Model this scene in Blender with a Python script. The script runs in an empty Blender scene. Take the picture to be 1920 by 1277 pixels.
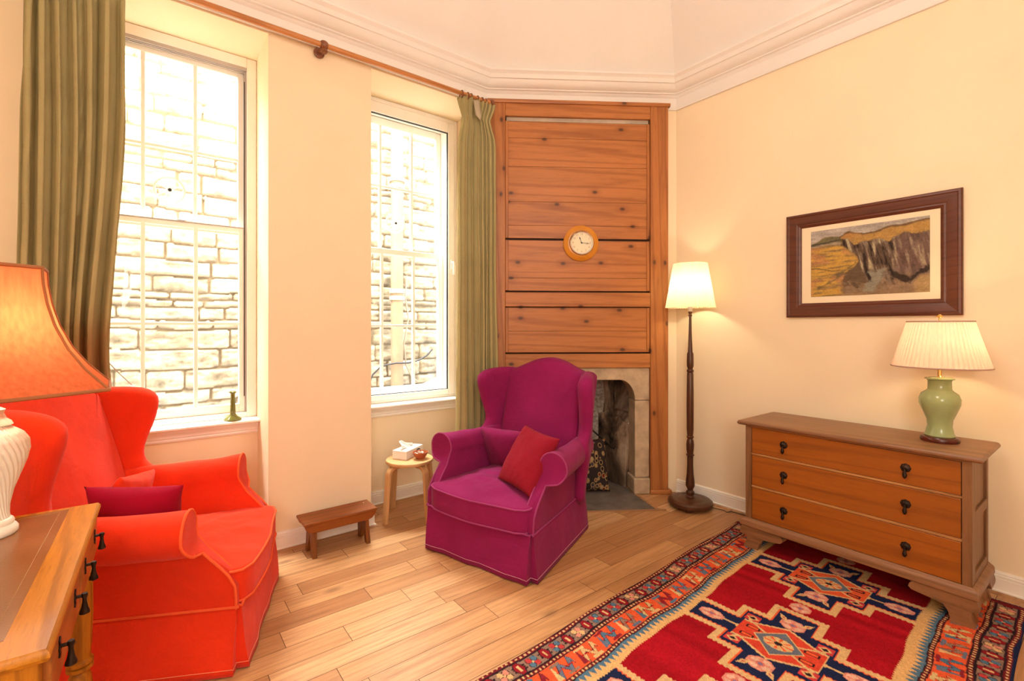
import bpy, math, random
import numpy as np
from mathutils import Vector, noise as mn

S = bpy.context.scene
COL = S.collection
PI = math.pi

# ------------------------------------------------------------------ camera, world, lights, exposure
CAM_H = 1.4
TH = math.atan2(1160, 893)          # angle between the view axis and the window wall
cam_d = bpy.data.cameras.new('camera')
cam_d.sensor_width = 36.0
cam_d.lens = 36.0 * 893.0 / 1920.0
cam_d.shift_y = -26.5 / 1920.0
cam_d.clip_start = 0.02
cam = bpy.data.objects.new('camera', cam_d)
COL.objects.link(cam)
cam.location = (0, 0, CAM_H)
cam.rotation_euler = (PI / 2, 0, TH - PI / 2)
S.camera = cam

S.view_settings.view_transform = 'Standard'
S.view_settings.look = 'None'
S.view_settings.gamma = 1.0
S.view_settings.exposure = 0.17
S.view_settings.use_curve_mapping = False
S.cycles.use_denoising = True
S.cycles.max_bounces = 10
S.cycles.diffuse_bounces = 6
S.cycles.transparent_max_bounces = 12
S.cycles.sample_clamp_indirect = 8.0
S.cycles.caustics_reflective = False
S.cycles.caustics_refractive = False

W = bpy.data.worlds.new('sky')
S.world = W
W.use_nodes = True
W.node_tree.nodes['Background'].inputs[0].default_value = (0.93, 0.96, 1.0, 1)
W.node_tree.nodes['Background'].inputs[1].default_value = 5.0


def light(name, kind, loc, energy, color, rot=(0, 0, 0), **kw):
    d = bpy.data.lights.new(name, kind)
    d.energy = energy
    d.color = color
    for k, v in kw.items():
        setattr(d, k, v)
    o = bpy.data.objects.new(name, d)
    COL.objects.link(o)
    o.location = loc
    o.rotation_euler = rot
    return o


WARM = (1.0, 0.925, 0.83)
# open sky above the alley outside the windows
light('alley_sky', 'AREA', (0.9, 4.55, 5.6), 700, (1.0, 0.98, 0.95), (0, 0, 0), shape='RECTANGLE', size=7.0, size_y=1.2)
# the brighter sky over the roofs opposite, shining down through the windows
light('roofline_sky', 'AREA', (1.2, 6.6, 7.2), 9000, (1.0, 0.97, 0.94), (math.radians(-30), 0, 0), shape='RECTANGLE', size=9.0, size_y=4.5)
# added fill light with no fitting, above and in front of the camera, out of frame
light('overhead_fill', 'POINT', (1.35, 0.75, 2.70), 44, WARM, shadow_soft_size=0.30)
# second added fill light, behind the camera, with no lamp of its own
light('rear_fill', 'POINT', (-0.7, -1.2, 1.95), 140, WARM, shadow_soft_size=0.55)


# ------------------------------------------------------------------ mesh helpers
class G:
    """collects vertices and faces of one part"""
    def __init__(s):
        s.v, s.f = [], []

    def add(s, v, f):
        n = len(s.v)
        s.v += [tuple(p) for p in v]
        s.f += [tuple(i + n for i in q) for q in f]
        return s

    def box(s, x0, x1, y0, y1, z0, z1):
        v = [(x, y, z) for z in (z0, z1) for y in (y0, y1) for x in (x0, x1)]
        return s.add(v, [(0, 2, 3, 1), (4, 5, 7, 6), (0, 1, 5, 4), (2, 6, 7, 3), (0, 4, 6, 2), (1, 3, 7, 5)])

    def grid(s, fn, nu, nv, cu=False, cv=False):
        v = [fn(i / nu, j / nv) for j in range(nv if cv else nv + 1) for i in range(nu if cu else nu + 1)]
        wu = nu if cu else nu + 1
        wv = nv if cv else nv + 1
        f = []
        for j in range(nv):
            for i in range(nu):
                i2, j2 = (i + 1) % wu, (j + 1) % wv
                f.append((j * wu + i, j * wu + i2, j2 * wu + i2, j2 * wu + i))
        return s.add(v, f)

    def rings(s, rings, cap0=True, cap1=True, closed=True):
        n = len(rings[0])
        v = [p for r in rings for p in r]
        f = []
        for j in range(len(rings) - 1):
            for i in range(n if closed else n - 1):
                i2 = (i + 1) % n
                f.append((j * n + i, j * n + i2, (j + 1) * n + i2, (j + 1) * n + i))
        if cap0:
            f.append(tuple(range(n))[::-1])
        if cap1:
            f.append(tuple((len(rings) - 1) * n + i for i in range(n)))
        return s.add(v, f)

    def lathe(s, prof, n=32, c=(0, 0, 0), axis='z', mod=None, caps=True):
        rings = []
        for r, h in prof:
            ring = []
            for i in range(n):
                a = 2 * PI * i / n
                rr = r * (mod(a, h) if mod else 1.0)
                p = (rr * math.cos(a), rr * math.sin(a), h)
                if axis == 'y':
                    p = (p[0], -p[2], p[1])
                elif axis == 'x':
                    p = (p[2], p[0], p[1])
                ring.append((p[0] + c[0], p[1] + c[1], p[2] + c[2]))
            rings.append(ring)
        return s.rings(rings, caps, caps)

    def tube(s, pts, r, n=8, closed=False, caps=True):
        P = [Vector(p) for p in pts]
        m = len(P)
        R = r if isinstance(r, (list, tuple)) else [r] * m
        T = []
        for i in range(m):
            a = P[(i - 1) % m] if (closed or i > 0) else P[i]
            b = P[(i + 1) % m] if (closed or i < m - 1) else P[i]
            t = (b - a)
            T.append(t.normalized() if t.length > 1e-9 else Vector((0, 0, 1)))
        up = Vector((0, 0, 1)) if abs(T[0].z) < 0.9 else Vector((1, 0, 0))
        N = (up - T[0] * up.dot(T[0])).normalized()
        rings = []
        for i in range(m):
            N = (N - T[i] * N.dot(T[i]))
            N = N.normalized() if N.length > 1e-6 else Vector((1, 0, 0))
            B = T[i].cross(N)
            rings.append([tuple(P[i] + (N * math.cos(2 * PI * k / n) + B * math.sin(2 * PI * k / n)) * R[i]) for k in range(n)])
        if closed:
            rings.append(rings[0])
            return s.rings(rings, False, False)
        return s.rings(rings, caps, caps)

    def extrude(s, outline, d0, d1, fmap):
        """flat 2D outline pushed from d0 to d1"""
        return s.rings([[fmap(a, b, d0) for a, b in outline], [fmap(a, b, d1) for a, b in outline]])

    def slab(s, outline, t, r, fmap, crown=0.0, nr=4, nc=5, nl=1, c=None):
        """upholstered slab: outline with rounded rims and crowned faces"""
        n = len(outline)
        area = sum(outline[i][0] * outline[(i + 1) % n][1] - outline[(i + 1) % n][0] * outline[i][1] for i in range(n))
        o = outline if area > 0 else outline[::-1]
        nor = []
        for i in range(n):
            ax, ay = o[i - 1]
            bx, by = o[(i + 1) % n]
            dx, dy = bx - ax, by - ay
            L = math.hypot(dx, dy) or 1
            nor.append((-dy / L, dx / L))
        cx = c[0] if c else sum(p[0] for p in o) / n
        cy = c[1] if c else sum(p[1] for p in o) / n

        def inset(d):
            return [(o[i][0] + nor[i][0] * d, o[i][1] + nor[i][1] * d) for i in range(n)]
        rings = []
        h = t / 2
        base = inset(r)
        for k in range(nc):
            q = (k + 0.08) / nc
            rings.append([fmap(cx + (x - cx) * q, cy + (y - cy) * q, h + crown * (1 - q * q)) for x, y in base])
        for k in range(nr + 1):
            a = PI / 2 * k / nr
            rings.append([fmap(x, y, h - r + r * math.cos(a)) for x, y in inset(r * (1 - math.sin(a)))])
        for k in range(1, nl):
            w = (h - r) * (1 - 2 * k / nl)
            rings.append([fmap(x, y, w) for x, y in o])
        for k in range(nr + 1):
            a = PI / 2 * k / nr
            rings.append([fmap(x, y, -(h - r) - r * math.sin(a)) for x, y in inset(r * (1 - math.cos(a)))])
        for k in range(nc - 1, -1, -1):
            q = (k + 0.08) / nc
            rings.append([fmap(cx + (x - cx) * q, cy + (y - cy) * q, -h - crown * (1 - q * q)) for x, y in base])
        return s.rings(rings)

    def sweep(s, prof, path, closed=False):
        """sweep a (outwards, z) profile along a plan polyline; outwards = left of travel"""
        m = len(path)
        rows = []
        for i in range(m):
            p = Vector(path[i])
            ns = []
            if closed or i > 0:
                d = (p - Vector(path[i - 1])).normalized()
                ns.append(Vector((-d.y, d.x)))
            if closed or i < m - 1:
                d = (Vector(path[(i + 1) % m]) - p).normalized()
                ns.append(Vector((-d.y, d.x)))
            b = sum(ns, Vector((0, 0)))
            b = b.normalized()
            k = 1.0 / max(0.25, b.dot(ns[0]))
            rows.append([(p.x + b.x * k * o, p.y + b.y * k * o, z) for o, z in prof])
        if closed:
            rows.append(rows[0])
        return s.rings(rows, not closed, not closed)


def link(o, parent=None):
    COL.objects.link(o)
    if parent is not None:
        o.parent = parent
    return o


def obj(name, g, m, parent=None, loc=None, rot=None, smooth=40, bevel=0, seg=2, subsurf=0, solid=0):
    me = bpy.data.meshes.new(name)
    me.from_pydata(g.v, [], g.f)
    me.validate()
    if smooth:
        me.polygons.foreach_set('use_smooth', [True] * len(me.polygons))
        if smooth < 180:
            me.set_sharp_from_angle(angle=math.radians(smooth))
    me.materials.append(m)
    o = link(bpy.data.objects.new(name, me), parent)
    if loc:
        o.location = loc
    if rot:
        o.rotation_euler = rot
    if solid:
        k = o.modifiers.new('solid', 'SOLIDIFY')
        k.thickness = solid
        k.offset = 0
    if bevel:
        k = o.modifiers.new('bevel', 'BEVEL')
        k.width = bevel
        k.segments = seg
        k.limit_method = 'ANGLE'
        k.angle_limit = math.radians(35)
        k.harden_normals = False
    if subsurf:
        k = o.modifiers.new('sub', 'SUBSURF')
        k.levels = k.render_levels = subsurf
    # consistent outward normals
    import bmesh
    bm = bmesh.new()
    bm.from_mesh(me)
    bmesh.ops.recalc_face_normals(bm, faces=bm.faces)
    bm.to_mesh(me)
    bm.free()
    return o


def tag(o, label, cat, group=None):
    o['label'] = label
    o['category'] = cat
    if group:
        o['group'] = group
    return o


def thing(name, label, cat, loc=(0, 0, 0), rz=0.0, group=None):
    o = link(bpy.data.objects.new(name, None))
    o.empty_display_size = 0.1
    o.location = loc
    o.rotation_euler = (0, 0, rz)
    return tag(o, label, cat, group)


def structure(o):
    o['kind'] = 'structure'
    return o


def box(*a):
    return G().box(*a)


# ------------------------------------------------------------------ materials
class N:
    def __init__(s, name):
        s.m = bpy.data.materials.new(name)
        s.m.use_nodes = True
        s.t = s.m.node_tree
        s.b = s.t.nodes['Principled BSDF']
        s.out = s.t.nodes['Material Output']
        s.tc = s.t.nodes.new('ShaderNodeTexCoord')

    def n(s, kind, **kw):
        x = s.t.nodes.new('ShaderNode' + kind)
        for k, v in kw.items():
            if k in x.inputs.keys() if isinstance(k, str) else False:
                x.inputs[k].default_value = v
            else:
                setattr(x, k, v)
        return x

    def l(s, a, b):
        s.t.links.new(a, b)

    def mapping(s, scale, rot=(0, 0, 0), src='Object', loc=(0, 0, 0)):
        m = s.n('Mapping')
        m.inputs['Scale'].default_value = scale
        m.inputs['Rotation'].default_value = rot
        m.inputs['Location'].default_value = loc
        s.l(s.tc.outputs[src], m.inputs['Vector'])
        return m.outputs['Vector']

    def noise(s, vec, scale, detail=4, rough=0.55, dist=0.0):
        x = s.n('TexNoise')
        x.inputs['Scale'].default_value = scale
        x.inputs['Detail'].default_value = detail
        x.inputs['Roughness'].default_value = rough
        x.inputs['Distortion'].default_value = dist
        if vec:
            s.l(vec, x.inputs['Vector'])
        return x

    def ramp(s, fac, stops):
        x = s.n('ValToRGB')
        e = x.color_ramp.elements
        while len(e) < len(stops):
            e.new(0.5)
        for k, (p, c) in enumerate(stops):
            e[k].position = p
            e[k].color = (c[0], c[1], c[2], 1) if len(c) == 3 else c
        s.l(fac, x.inputs['Fac'])
        return x.outputs['Color']

    def mix(s, fac, a, b, mode='MIX'):
        x = s.n('Mix', data_type='RGBA', blend_type=mode)
        for i, v in ((0, fac), (6, a), (7, b)):
            if isinstance(v, bpy.types.NodeSocket):
                s.l(v, x.inputs[i])
            elif i == 0:
                x.inputs[0].default_value = v
            else:
                x.inputs[i].default_value = (v[0], v[1], v[2], 1)
        return x.outputs[2]

    def math(s, op, a, b=0.0):
        x = s.n('Math', operation=op)
        for i, v in enumerate((a, b)):
            if isinstance(v, bpy.types.NodeSocket):
                s.l(v, x.inputs[i])
            else:
                x.inputs[i].default_value = v
        return x.outputs[0]

    def bump(s, h, strength=0.3, dist=0.01):
        x = s.n('Bump')
        x.inputs['Strength'].default_value = strength
        x.inputs['Distance'].default_value = dist
        s.l(h, x.inputs['Height'])
        s.l(x.outputs['Normal'], s.b.inputs['Normal'])

    def base(s, c, rough=0.6, spec=0.4, metal=0.0):
        if isinstance(c, bpy.types.NodeSocket):
            s.l(c, s.b.inputs['Base Color'])
        else:
            s.b.inputs['Base Color'].default_value = (c[0], c[1], c[2], 1)
        s.b.inputs['Roughness'].default_value = rough
        s.b.inputs['Specular IOR Level'].default_value = spec
        s.b.inputs['Metallic'].default_value = metal
        return s.m


def shade(c, k):
    return tuple(min(1.0, x * k) for x in c)


def plain(name, c, rough=0.5, spec=0.4, metal=0.0, var=0.08, sc=6.0, bump=0.0, bsc=60.0):
    n = N(name)
    v = n.mapping((1, 1, 1))
    f = n.noise(v, sc, 4)
    col = n.ramp(f.outputs['Fac'], [(0.3, shade(c, 1 - var)), (0.7, shade(c, 1 + var))])
    if bump:
        n.bump(n.noise(v, bsc, 5).outputs['Fac'], bump, 0.01)
    return n.base(col, rough, spec, metal)


def fabric(name, c, var=0.12, weave=420.0, wrinkle=0.35, rough=0.9, sheen=0.03):
    n = N(name)
    v = n.mapping((1, 1, 1))
    f = n.noise(v, 3.5, 5, 0.6, 0.4)
    fine = n.noise(v, weave, 2)
    col = n.ramp(f.outputs['Fac'], [(0.28, shade(c, 1 - var)), (0.72, shade(c, 1 + var))])
    col = n.mix(0.16, col, n.ramp(fine.outputs['Fac'], [(0.3, shade(c, 0.5)), (0.7, shade(c, 1.5))]))
    big = n.noise(n.mapping((1.0, 1.0, 1.5)), 6.0, 3, 0.45, 0.35)
    h = n.math('ADD', n.math('MULTIPLY', big.outputs['Fac'], 1.0), n.math('MULTIPLY', fine.outputs['Fac'], 0.05))
    n.bump(h, wrinkle, 0.03)
    n.base(col, rough, 0.05)
    n.b.inputs['Sheen Weight'].default_value = sheen
    n.b.inputs['Sheen Roughness'].default_value = 0.5
    return n.m


def wood(name, c, dark, axis='x', sc=1.0, rough=0.42, spec=0.4, fine=1.0, knots=0.0, contrast=1.0, bump=0.12, knot_c=(0.07, 0.025, 0.01)):
    """grain stretched along one local axis, cathedral figure, optional knots"""
    n = N(name)
    lo, hi = 0.9 * sc, 11.0 * sc
    s = [hi, hi, hi]
    s['xyz'.index(axis)] = lo
    v = n.mapping(tuple(s))
    a = n.noise(v, 1.3, 6, 0.62, 0.6)
    b = n.noise(v, 7.0, 4, 0.6, 0.2)
    s2 = [k * 1.0 for k in s]
    s2['xyz'.index(axis)] = lo * 0.55
    wv = n.n('TexWave', wave_type='BANDS', bands_direction='DIAGONAL')
    n.l(n.mapping(tuple(s2)), wv.inputs['Vector'])
    wv.inputs['Scale'].default_value = 0.55
    wv.inputs['Distortion'].default_value = 9.0
    wv.inputs['Detail'].default_value = 3.0
    wv.inputs['Detail Scale'].default_value = 0.7
    k = contrast
    mid = tuple((x + y) / 2 for x, y in zip(c, dark))
    col = n.ramp(a.outputs['Fac'], [(0.25, tuple(x + (m - x) * k for x, m in zip(c, mid))), (0.5, c), (0.78, shade(c, 1 + 0.18 * k))])
    g = n.ramp(wv.outputs['Fac'], [(0.80, (0, 0, 0)), (0.97, (1, 1, 1))])
    col = n.mix(n.math('MULTIPLY', g, 0.42 * k), col, dark)
    g2 = n.ramp(b.outputs['Fac'], [(0.52, (0, 0, 0)), (0.75, (1, 1, 1))])
    col = n.mix(n.math('MULTIPLY', g2, 0.40 * k * fine), col, dark)
    if knots:
        ks = [knots, knots, knots]
        ks['xyz'.index(axis)] = knots * 0.62
        vo = n.n('TexVoronoi', voronoi_dimensions='2D')
        vo.inputs['Scale'].default_value = 1.0
        n.l(n.mapping(tuple(ks), rot=(-PI / 2, 0, 0), loc=(0.37, 0.11, 0.23)), vo.inputs['Vector'])
        sep = n.n('SeparateColor')
        n.l(vo.outputs['Color'], sep.inputs[0])
        near = n.ramp(vo.outputs['Distance'], [(0.035, (1, 1, 1)), (0.095, (0, 0, 0))])
        halo = n.ramp(vo.outputs['Distance'], [(0.06, (1, 1, 1)), (0.26, (0, 0, 0))])
        pick = n.math('GREATER_THAN', sep.outputs[0], 0.42)
        col = n.mix(n.math('MULTIPLY', n.math('MULTIPLY', halo, pick), 0.35), col, dark)
        col = n.mix(n.math('MULTIPLY', n.math('MULTIPLY', near, pick), 0.9), col, knot_c)
    n.bump(b.outputs['Fac'], bump, 0.004)
    return n.base(col, rough, spec)


def attr_mat(name, rough=0.9, spec=0.1, bump=0.0, bsc=300.0, noise_amt=0.12, layer='Col', mul=1.0):
    n = N(name)
    at = n.n('VertexColor')
    at.layer_name = layer
    v = n.mapping((1, 1, 1))
    f = n.noise(v, 40.0, 4)
    col = n.mix(noise_amt, at.outputs['Color'], n.mix(1.0, at.outputs['Color'], n.ramp(f.outputs['Fac'], [(0.3, (0.35,) * 3), (0.7, (1.0,) * 3)]), 'MULTIPLY'))
    if bump:
        n.bump(n.noise(v, bsc, 3).outputs['Fac'], bump, 0.004)
    return n.base(col, rough, spec)


def glass_mat(name, gloss=0.05):
    m = bpy.data.materials.new(name)
    m.use_nodes = True
    t = m.node_tree
    t.nodes.remove(t.nodes['Principled BSDF'])
    a = t.nodes.new('ShaderNodeBsdfTransparent')
    a.inputs[0].default_value = (0.97, 0.98, 0.97, 1)
    b = t.nodes.new('ShaderNodeBsdfGlossy')
    b.inputs['Roughness'].default_value = 0.02
    x = t.nodes.new('ShaderNodeMixShader')
    x.inputs[0].default_value = gloss
    t.links.new(a.outputs[0], x.inputs[1])
    t.links.new(b.outputs[0], x.inputs[2])
    t.links.new(x.outputs[0], t.nodes['Material Output'].inputs[0])
    return m


def shade_mat(name, c, trans=0.55, weave=0.0, axis_lines=0.0):
    """lampshade cloth: diffuse + translucent"""
    m = bpy.data.materials.new(name)
    m.use_nodes = True
    t = m.node_tree
    t.nodes.remove(t.nodes['Principled BSDF'])
    tc = t.nodes.new('ShaderNodeTexCoord')
    mp = t.nodes.new('ShaderNodeMapping')
    mp.inputs['Scale'].default_value = (1, 1, 0.12)
    t.links.new(tc.outputs['Object'], mp.inputs[0])
    nz = t.nodes.new('ShaderNodeTexNoise')
    nz.inputs['Scale'].default_value = 90.0
    t.links.new(mp.outputs[0], nz.inputs['Vector'])
    rp = t.nodes.new('ShaderNodeValToRGB')
    rp.color_ramp.elements[0].position = 0.3
    rp.color_ramp.elements[0].color = (*shade(c, 1 - weave), 1)
    rp.color_ramp.elements[1].position = 0.7
    rp.color_ramp.elements[1].color = (*c, 1)
    t.links.new(nz.outputs[0], rp.inputs[0])
    d = t.nodes.new('ShaderNodeBsdfDiffuse')
    r = t.nodes.new('ShaderNodeBsdfTranslucent')
    t.links.new(rp.outputs[0], d.inputs[0])
    t.links.new(rp.outputs[0], r.inputs[0])
    x = t.nodes.new('ShaderNodeMixShader')
    x.inputs[0].default_value = trans
    t.links.new(d.outputs[0], x.inputs[1])
    t.links.new(r.outputs[0], x.inputs[2])
    t.links.new(x.outputs[0], t.nodes['Material Output'].inputs[0])
    return m


def color_layer(o, cols, domain='POINT', name='Col'):
    a = o.data.color_attributes.new(name, 'FLOAT_COLOR', domain)
    a.data.foreach_set('color', np.asarray(cols, dtype=np.float32).ravel())


M_WALL = plain('cream_wall_paint', (0.85, 0.71, 0.505), 0.75, 0.2, var=0.025, sc=2.0, bump=0.05, bsc=30)
M_CEIL = plain('white_plaster', (0.79, 0.755, 0.715), 0.85, 0.1, var=0.02, sc=3.0, bump=0.10, bsc=22)
M_TRIM = plain('white_gloss_paint', (0.86, 0.81, 0.74), 0.4, 0.4, var=0.02, sc=5.0)
M_SASH = plain('white_sash_paint', (0.86, 0.82, 0.76), 0.4, 0.4, var=0.02, sc=5.0)
M_TRACK = plain('grey_window_track', (0.42, 0.38, 0.36), 0.5, 0.3)
M_GASKET = plain('black_window_gasket', (0.02, 0.02, 0.02), 0.6)
M_GLASS = glass_mat('window_glass', 0.02)
M_PINE_X = wood('pine_boards_across', (0.44, 0.165, 0.046), (0.20, 0.055, 0.013), 'x', 1.0, 0.45, knots=5.2, contrast=0.9)
M_PINE_Z = wood('pine_boards_upright', (0.42, 0.155, 0.042), (0.19, 0.052, 0.012), 'z', 1.0, 0.45, knots=5.6, contrast=1.0)
M_DARKLINE = plain('dark_board_joint', (0.03, 0.012, 0.006), 0.9)
M_SOOT = plain('grime', (0.05, 0.035, 0.025), 0.9)

# ------------------------------------------------------------------ room shell
YL, XR = 3.25, 3.56                       # window wall plane, right wall plane
A = Vector((2.23, 3.25))
B = Vector((3.56, 2.345))
XW, YB = -2.3, -2.6                       # walls behind the camera
ALC_Y = 3.60                              # back of the window recesses
TOPZ = 3.23


def build_floor():
    g = G()
    cols = []
    rnd = random.Random(5)
    pw = 0.13
    y = 1.983 - pw * 40
    while y < 3.75:
        x = XW - rnd.random() * 1.2
        while x < 3.75:
            L = rnd.uniform(0.45, 1.25)
            e = 0.0012
            n0 = len(g.v)
            g.add([(x + e, y + e, 0), (x + L - e, y + e, 0), (x + L - e, y + pw - e, 0), (x + e, y + pw - e, 0)], [(0, 1, 2, 3)])
            t = rnd.random()
            c = (rnd.random(), t, rnd.random(), 1)
            cols += [c] * 4
            x += L
        y += pw
    n = N('oak_planks')
    at = n.n('VertexColor')
    at.layer_name = 'Col'
    sep = n.n('SeparateColor')
    n.l(at.outputs['Color'], sep.inputs[0])
    mp = n.mapping((1.1, 13.0, 1.0))
    off = n.n('VectorMath', operation='SCALE')
    n.l(at.outputs['Color'], off.inputs[0])
    off.inputs['Scale'].default_value = 37.0
    add = n.n('VectorMath', operation='ADD')
    n.l(mp, add.inputs[0])
    n.l(off.outputs[0], add.inputs[1])
    a = n.noise(add.outputs[0], 1.6, 6, 0.62, 0.9)
    b = n.noise(add.outputs[0], 9.0, 4, 0.6, 0.3)
    wv = n.n('TexWave', wave_type='BANDS', bands_direction='Y')
    n.l(add.outputs[0], wv.inputs['Vector'])
    wv.inputs['Scale'].default_value = 0.7
    wv.inputs['Distortion'].default_value = 12.0
    wv.inputs['Detail'].default_value = 3.0
    plank = n.ramp(sep.outputs[1], [(0.0, (0.42, 0.19, 0.072)), (0.35, (0.54, 0.28, 0.115)), (0.7, (0.62, 0.34, 0.15)), (1.0, (0.72, 0.44, 0.22))])
    col = n.mix(1.0, plank, n.ramp(a.outputs['Fac'], [(0.25, (0.66, 0.58, 0.50)), (0.5, (0.95, 0.95, 0.95)), (0.8, (1.08, 1.06, 1.02))]), 'MULTIPLY')
    g1 = n.ramp(wv.outputs['Fac'], [(0.7, (0, 0, 0)), (1.0, (1, 1, 1))])
    col = n.mix(n.math('MULTIPLY', g1, 0.28), col, (0.24, 0.11, 0.045))
    g2 = n.ramp(b.outputs['Fac'], [(0.52, (0, 0, 0)), (0.8, (1, 1, 1))])
    col = n.mix(n.math('MULTIPLY', g2, 0.45), col, (0.25, 0.115, 0.045))
    vo = n.n('TexVoronoi')
    vo.inputs['Scale'].default_value = 1.0
    n.l(n.mapping((1.7, 3.6, 1)), vo.inputs['Vector'])
    kn = n.ramp(vo.outputs['Distance'], [(0.03, (1, 1, 1)), (0.11, (0, 0, 0))])
    col = n.mix(n.math('MULTIPLY', kn, 0.6), col, (0.16, 0.07, 0.03))
    n.bump(b.outputs['Fac'], 0.10, 0.003)
    m = n.base(col, 0.36, 0.45)
    o = obj('floor', g, m, smooth=0)
    color_layer(o, cols)
    structure(o)
    u = obj('floor_underlay', box(XW - 0.2, 4.0, YB - 0.2, 4.0, -0.06, -0.003), plain('dark_plank_gap', (0.10, 0.045, 0.02), 0.9), o)
    return o


build_floor()

# window recesses: (left, right)
ALC = [(-0.335, 0.602), (1.255, 2.185)]


def build_wall_left():
    g = G()
    yb = 3.92
    g.box(XW - 0.1, ALC[0][0], YL, yb, 0, 4.7)
    g.box(ALC[0][1], ALC[1][0], YL, yb, 0, 4.7)
    g.box(ALC[1][1], A.x + 0.03, YL, yb, 0, 4.7)
    for a, b in ALC:
        g.box(a, b, YL, yb, 3.21, 4.7)
        g.box(a, b, ALC_Y, yb, 0, 0.765)
    return structure(obj('wall_left', g, M_WALL, smooth=0))


build_wall_left()
structure(obj('wall_right', box(XR, XR + 0.1, YB - 0.1, B.y + 0.05, 0, 4.7), M_WALL, smooth=0))
structure(obj('wall_back', box(XW - 0.1, XR + 0.1, YB - 0.1, YB, 0, 4.7), M_WALL, smooth=0))
structure(obj('wall_west', box(XW - 0.1, XW, YB, YL, 0, 4.7), M_WALL, smooth=0))

E_ = (B - A).normalized()
DL = (B - A).length
DROT = math.atan2(E_.y, E_.x)
DM = 0.765                                # middle of the panelled wall, along it
DORG = (A.x + E_.x * DM, A.y + E_.y * DM, 0)


def D(s, d, z):
    """point on the corner wall: along, into the wall, height -> local to DORG"""
    return (s - DM, d, z)


OP0, OP1 = 0.29, 1.245                    # fireplace opening
ST0, ST1 = 0.158, 1.371                   # between the stiles
RAILZ = 1.055


def build_wall_fireplace():
    g = G()
    g.box(-DM - 0.02, ST0 - DM, 0.0, 0.08, 0, 4.7)
    g.box(ST1 - DM, DL - DM + 0.02, 0.0, 0.08, 0, 4.7)
    g.box(ST0 - DM, ST1 - DM, 0.0, 0.08, RAILZ, 4.7)
    w = structure(obj('wall_fireplace', g, M_WALL, loc=DORG, rot=(0, 0, DROT), smooth=0))
    k = 0.004
    # stiles
    obj('stile', box(*[v - DM for v in (0.02, ST0)], -0.045, -0.001, 0.0, 3.235), M_PINE_Z, w, bevel=k)
    obj('stile', box(*[v - DM for v in (ST1, 1.522)], -0.045, -0.001, 0.0, 3.235), M_PINE_Z, w, bevel=k)
    # rails
    for z0, z1 in ((3.128, 3.235), (1.562, 1.680), (RAILZ, 1.172)):
        obj('rail', box(ST0 - DM, ST1 - DM, -0.042, -0.001, z0, z1), M_PINE_X, w, bevel=k)
    obj('top_moulding', G().sweep([(0, 3.232), (0.055, 3.232), (0.06, 3.242), (0.06, 3.258), (0.03, 3.27), (0, 3.275)],
                                  [(1.535 - DM, 0), (0.01 - DM, 0)]), M_PINE_X, w)
    # panels, recessed, made of boards with open joints
    x0, x1 = ST0 - DM + 0.001, ST1 - DM - 0.001
    def panel(boards, frame):
        gp = G()
        for z0, z1 in boards:
            gp.box(x0, x1, -0.022, -0.001, z0 + 0.001, z1 - 0.001)
        p = obj('panel', gp, M_PINE_X, w, bevel=0.0010)
        z0, z1 = frame
        gm = G()
        gm.box(x0, x0 + 0.026, -0.031, -0.02, z0, z1)
        gm.box(x1 - 0.026, x1, -0.031, -0.02, z0, z1)
        obj('bead', gm, M_PINE_Z, p, bevel=0.004)
        return p
    panel([(2.128, 2.235), (2.235, 2.43), (2.43, 2.72), (2.72, 2.955), (2.955, 3.092)], (2.128, 3.092))
    panel([(1.694, 1.80), (1.80, 2.112)], (1.694, 2.112))
    pl = panel([(1.184, 1.21), (1.21, 1.36), (1.36, 1.556)], (1.184, 1.556))
    gm = G()
    gm.box(x0 + 0.026, x1 - 0.026, -0.031, -0.02, 1.184, 1.212)
    obj('bead', gm, M_PINE_X, pl, bevel=0.004)
    obj('joint_shadow_sheet', box(x0, x1, -0.012, -0.0005, 1.1, 3.13), M_DARKLINE, w, smooth=0)  # near-black sheet that paints the shadow in the board joints
    obj('plaster_strip', box(x0 + 0.01, x1 - 0.01, -0.018, -0.0006, 3.095, 3.126), plain('old_grey_plaster', (0.46, 0.38, 0.30), 0.9, 0.1, var=0.2), w, smooth=0)
    # little plinth at the foot of the right stile
    obj('plinth_block', box(ST1 - DM - 0.004, 1.55 - DM, -0.06, -0.001, 0.0, 0.035), M_PINE_X, w, bevel=0.008)


build_wall_fireplace()


def build_ceiling():
    pth = [(XW, YL), (XW, YB), (XR, YB), (B.x, B.y), (A.x, A.y)]
    # walk counter-clockwise so that "outwards" points into the room
    prof = []
    for k in range(17):
        a = PI / 2 * k / 16
        prof.append((0.03 + 0.75 * (1 - math.cos(a)), 3.36 + 1.12 * math.sin(a)))
    g = G()
    m = G().sweep(prof, pth, closed=True)
    g.v, g.f = m.v, m.f
    n = len(prof)
    g.f.append(tuple(i * n + n - 1 for i in range(len(pth))))
    o = obj('ceiling', g, M_CEIL, smooth=30)
    return structure(o)


build_ceiling()


def build_cornice():
    prof = [(0.002, 3.222), (0.016, 3.222), (0.020, 3.232), (0.016, 3.240), (0.016, 3.318), (0.026, 3.324), (0.034, 3.336),
            (0.050, 3.340), (0.052, 3.348), (0.070, 3.352), (0.092, 3.366), (0.106, 3.388), (0.110, 3.396), (0.122, 3.398), (0.125, 3.410),
            (0.130, 3.428), (0.142, 3.440), (0.150, 3.446), (0.150, 3.460), (0.10, 3.475), (0.002, 3.49)]
    pth = [(XW, YB), (XR, YB), (B.x, B.y), (A.x, A.y), (XW, YL)]
    o = obj('trim_1', G().sweep(prof, pth), M_CEIL, smooth=28)
    return structure(o)


build_cornice()

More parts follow.
